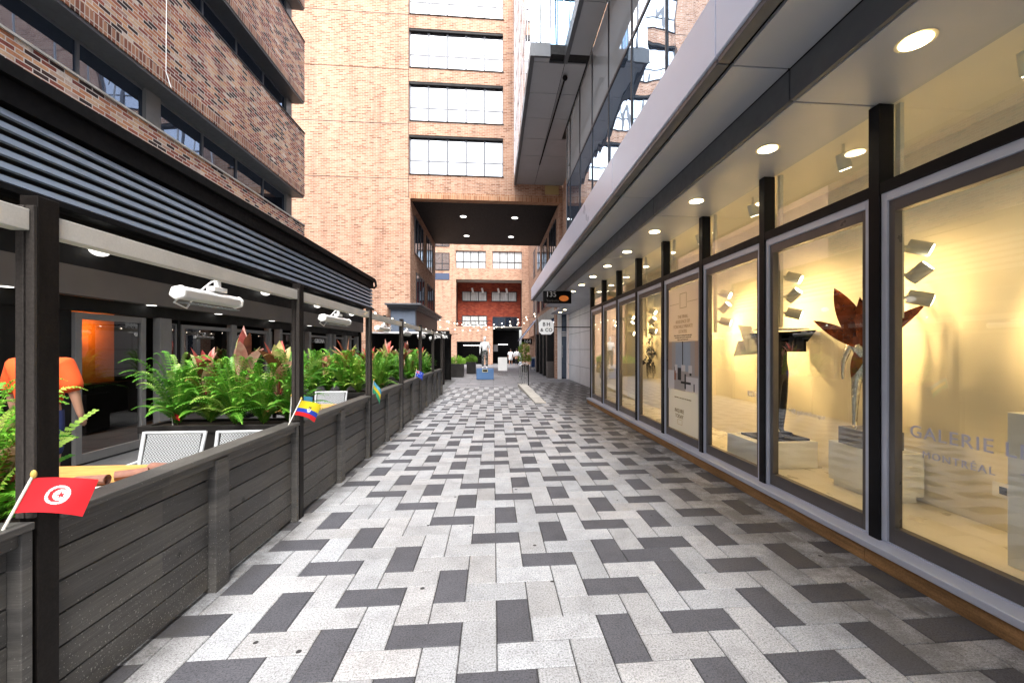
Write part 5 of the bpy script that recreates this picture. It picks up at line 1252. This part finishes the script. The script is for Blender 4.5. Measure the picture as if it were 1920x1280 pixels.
part('rail', MB().tube([(1.11,17.6,0.96),(1.30,17.6,1.06),(1.46,17.5,1.04)],0.02,8), M['steel'], rl)
part('post', MB().tube([(1.46,17.2,0.15),(1.46,17.2,1.02)],0.022,8), M['near_black'], rl)

# ------------------------------------------------------------------ artworks in the windows
def boxped(name_label, x0, y0, x1, y1, z1, foot=True):
    t = thing('display_plinth', name_label, 'plinth', ((x0+x1)/2,(y0+y1)/2,0.17))
    part('block', MB().box(x0,y0,0.235 if foot else 0.171,x1,y1,z1), M['white_box'], t, bevel=0.003)
    if foot: part('foot', MB().box(x0+0.04,y0+0.03,0.171,x1-0.05,y1-0.03,0.234), M['white_box'], t)
boxped('low white display plinth under the silver figure with copper leaves', 3.70, 3.90, 4.12, 4.55, 0.65)
boxped('tall white plinth at the right edge of the nearest window', 3.52, 2.15, 4.10, 2.83, 1.22, False)
boxped('low white plinth carrying the black figure', 3.24, 5.10, 4.04, 5.75, 0.50, False)
# copper leaf figure
sc1 = thing('leaf_sculpture', 'silver figure crowned with large copper leaves on a grey block', 'sculpture', (3.93,4.22,0.65))
part('base', MB().box(3.70,4.02,0.652,4.04,4.42,0.83), M['frame_grey'], sc1, bevel=0.003)
P, Rr, k = pose_std(0.06, H=0.62*1.75/1.50); k2 = k
Xf = Matrix.Translation(Vector((3.78,4.20,0.83))) @ Matrix.Rotation(-0.6, 4, 'Z') @ Matrix.Diagonal((1.5,1.5,1.48,1))
idx = [i for i in range(24) if i not in (3,4,5)]; mp = {i:n for n,i in enumerate(idx)}
me = skin_mesh([P[i] for i in idx], [(mp[a],mp[b]) for a,b in BONES if a in mp and b in mp], [((Rr[i][0]*k,Rr[i][1]*k) if isinstance(Rr[i],tuple) else Rr[i]*k) for i in idx])
part('figure', to_mb(me, Xf), M['chrome'], sc1, smooth=True)
leafs = MB()
def big_leaf(m, base, tip, w, nrm, cup=0.25, n=14):
    base = Vector(base); tip = Vector(tip); d = tip-base; nrm = Vector(nrm).normalized(); sd = d.cross(nrm).normalized(); L_ = d.length
    rows_ = []
    for i in range(n+1):
        t = i/n; ww = w*(math.sin(math.pi*t**0.80)**0.85) if 0 < i < n else 0.002
        c = base + d*t + nrm*(0.10*L_*math.sin(math.pi*t))
        rows_.append([c+sd*ww*s*0.5 + nrm*cup*ww*(abs(s)**1.5)*0.5 for s in (-1,-0.5,0,0.5,1)])
    vs_ = [p for r_ in rows_ for p in r_]; vs2 = [p - nrm*0.004 for p in vs_]
    fs_ = [(i*5+j,i*5+j+1,(i+1)*5+j+1,(i+1)*5+j) for i in range(n) for j in range(4)]
    m.add(vs_, fs_); m.add(vs2, [tuple(reversed(f_)) for f_ in fs_])
ctr = Vector((3.78,4.20,1.66)); tg = Vector((0.73,-0.68,0)); tc = Vector((-0.68,-0.73,0.0))
for (a_, z_, w, fw) in ((-0.24,0.64,0.20,0.0),(-0.42,0.30,0.13,0.05),(-0.03,0.52,0.11,0.10),(0.24,0.62,0.16,-0.05),(0.46,0.42,0.13,0.03),(0.05,0.66,0.14,-0.14)):
    big_leaf(leafs, ctr+tc*fw*0.3, ctr+tg*a_+Vector((0,0,z_))+tc*fw, w, tc+Vector((0,0,0.25)))
big_leaf(leafs, ctr+Vector((0,0,0.05)), ctr+tg*(-0.10)+Vector((0,0,-0.30))+tc*0.05, 0.10, tc)
leafs.tube([(3.78,4.20,1.46),(3.78,4.20,1.70)],[0.04,0.05],10)
part('leaves', leafs, M['copper'], sc1, smooth=True)
# black figure with open book head
sc2 = thing('book_sculpture', 'black standing figure whose head is an open book with white pages', 'sculpture', (3.72,5.35,0.50))
part('base', MB().box(3.36,5.16,0.501,3.98,5.62,0.525), M['black'], sc2)
P, Rr, k = pose_std(0.0, H=1.55); Xf = Matrix.Translation(Vector((3.72,5.36,0.52))) @ Matrix.Rotation(0.5,4,'Z') @ Matrix.Diagonal((1.0,1.0,0.96,1))
keep = [0,1,2,14,15,16,17,18,19,20,21,22,23]; mp = {i:n for n,i in enumerate(keep)}
me = skin_mesh([P[i] for i in keep], [(mp[a],mp[b]) for a,b in BONES if a in mp and b in mp], [((Rr[i][0]*k,Rr[i][1]*k) if isinstance(Rr[i],tuple) else Rr[i]*k) for i in keep])
part('figure', to_mb(me, Xf), M['near_black'], sc2, smooth=True)
m = MB().box(3.50,5.22,1.62,3.98,5.50,1.86); part('cover', m.add([(3.40,5.22,1.86),(4.12,5.22,1.90),(4.12,5.52,1.90),(3.40,5.52,1.86),(3.5,5.22,1.75),(4.0,5.22,1.75),(4.0,5.52,1.75),(3.5,5.52,1.75)],[(0,1,2,3),(4,7,6,5),(0,4,5,1),(1,5,6,2),(2,6,7,3),(3,7,4,0)]), M['black'], sc2)
m = MB().quad((3.28,5.36,1.60),(3.44,5.30,1.66),(3.46,5.55,1.96),(3.32,5.62,1.98)).quad((3.18,5.5,1.56),(3.44,5.30,1.60),(3.42,5.56,1.78),(3.30,5.6,1.76)).box(3.45,5.24,1.905,4.05,5.5,1.925)
part('pages', m, M['white'], sc2)
# bird swarm relief
bd = MB(); r = random.Random(12)
for k in range(75):
    q = abs(r.gauss(0,1)); a = r.uniform(0,6.28); yy = 10.75+0.30*q*math.cos(a); zz = 1.62+0.36*q*math.sin(a)+(0.35 if r.random()<0.3 else 0); x = 4.08+r.uniform(-0.05,0.04)
    s = r.uniform(0.05,0.085); b_ = r.uniform(0,6.28); c = Vector((x,yy,zz)); d = Vector((0,math.cos(b_),math.sin(b_))); w = Vector((-0.6,-math.sin(b_)*0.8,math.cos(b_)*0.8))
    bd.add([c+d*s, c+w*s*1.3-d*s*0.3, c-d*s*0.5, c-w*s*1.2-d*s*0.2+Vector((-0.03,0,0))],[(0,1,2),(0,2,3)])
for k in range(9): 
    yy = 10.45+0.07*k; bd.tube([(4.10,yy,1.3+r.uniform(-0.08,0.05)),(4.12,yy+0.02,0.95+r.uniform(-0.1,0.1))],[0.014,0.006],5)
solo('bird_relief', bd, plain('dark_blue_bronze',(0.015,0.018,0.03),0.35,metal=0.3), 'swarm of small dark metal birds mounted on the yellow lit wall', 'artwork', loc=(4.14,10.75,1.0))
# twig sculpture
m = MB()
for pts in (((3.9,2.5,1.22),(3.85,2.45,1.7),(3.75,2.60,2.1),(3.62,2.78,2.42)),((3.85,2.45,1.7),(3.95,2.3,2.2),(3.9,2.2,2.7)),((3.75,2.6,2.1),(3.68,2.5,2.2),(3.60,2.62,2.12)),((3.68,2.68,2.27),(3.60,2.76,2.30))): m.tube(pts, [0.02-0.004*i for i in range(len(pts))], 6)
solo('twig_sculpture', m, M['near_black'], 'thin dark branching twig sculpture on the tall white plinth', 'sculpture')

# every thing was laid out along the alley axis; the camera is turned slightly right of it, so slide each to its measured distance
SL = math.tan(YAW)
for o in list(S.objects):
    if o.parent or o.type in ('CAMERA', 'LIGHT') or o.get('kind') == 'structure': continue
    if o.name.split('.')[0] in ('brick_tower','courtyard_building','courtyard_side_building','grey_office_block','shopfront_bay','dark_shopfront','white_entrance','pedestal','statue') or o.location.y > 21.5: continue
    x = o.location.x
    if o.name.startswith('overhang_block') or o.name.startswith('glass_building'): x = 3.05
    if o.name.startswith('brick_office') or o.name == 'cable': x = -6.3
    if o.name.startswith('restaurant'): x = -5.7
    if o.name.startswith(('display_plinth','leaf_sculpture','book_sculpture','bird_relief','twig')): x = 3.5
    if o.name.startswith(('window_','spotlight')): x = 3.05
    o.location.y -= x * SL
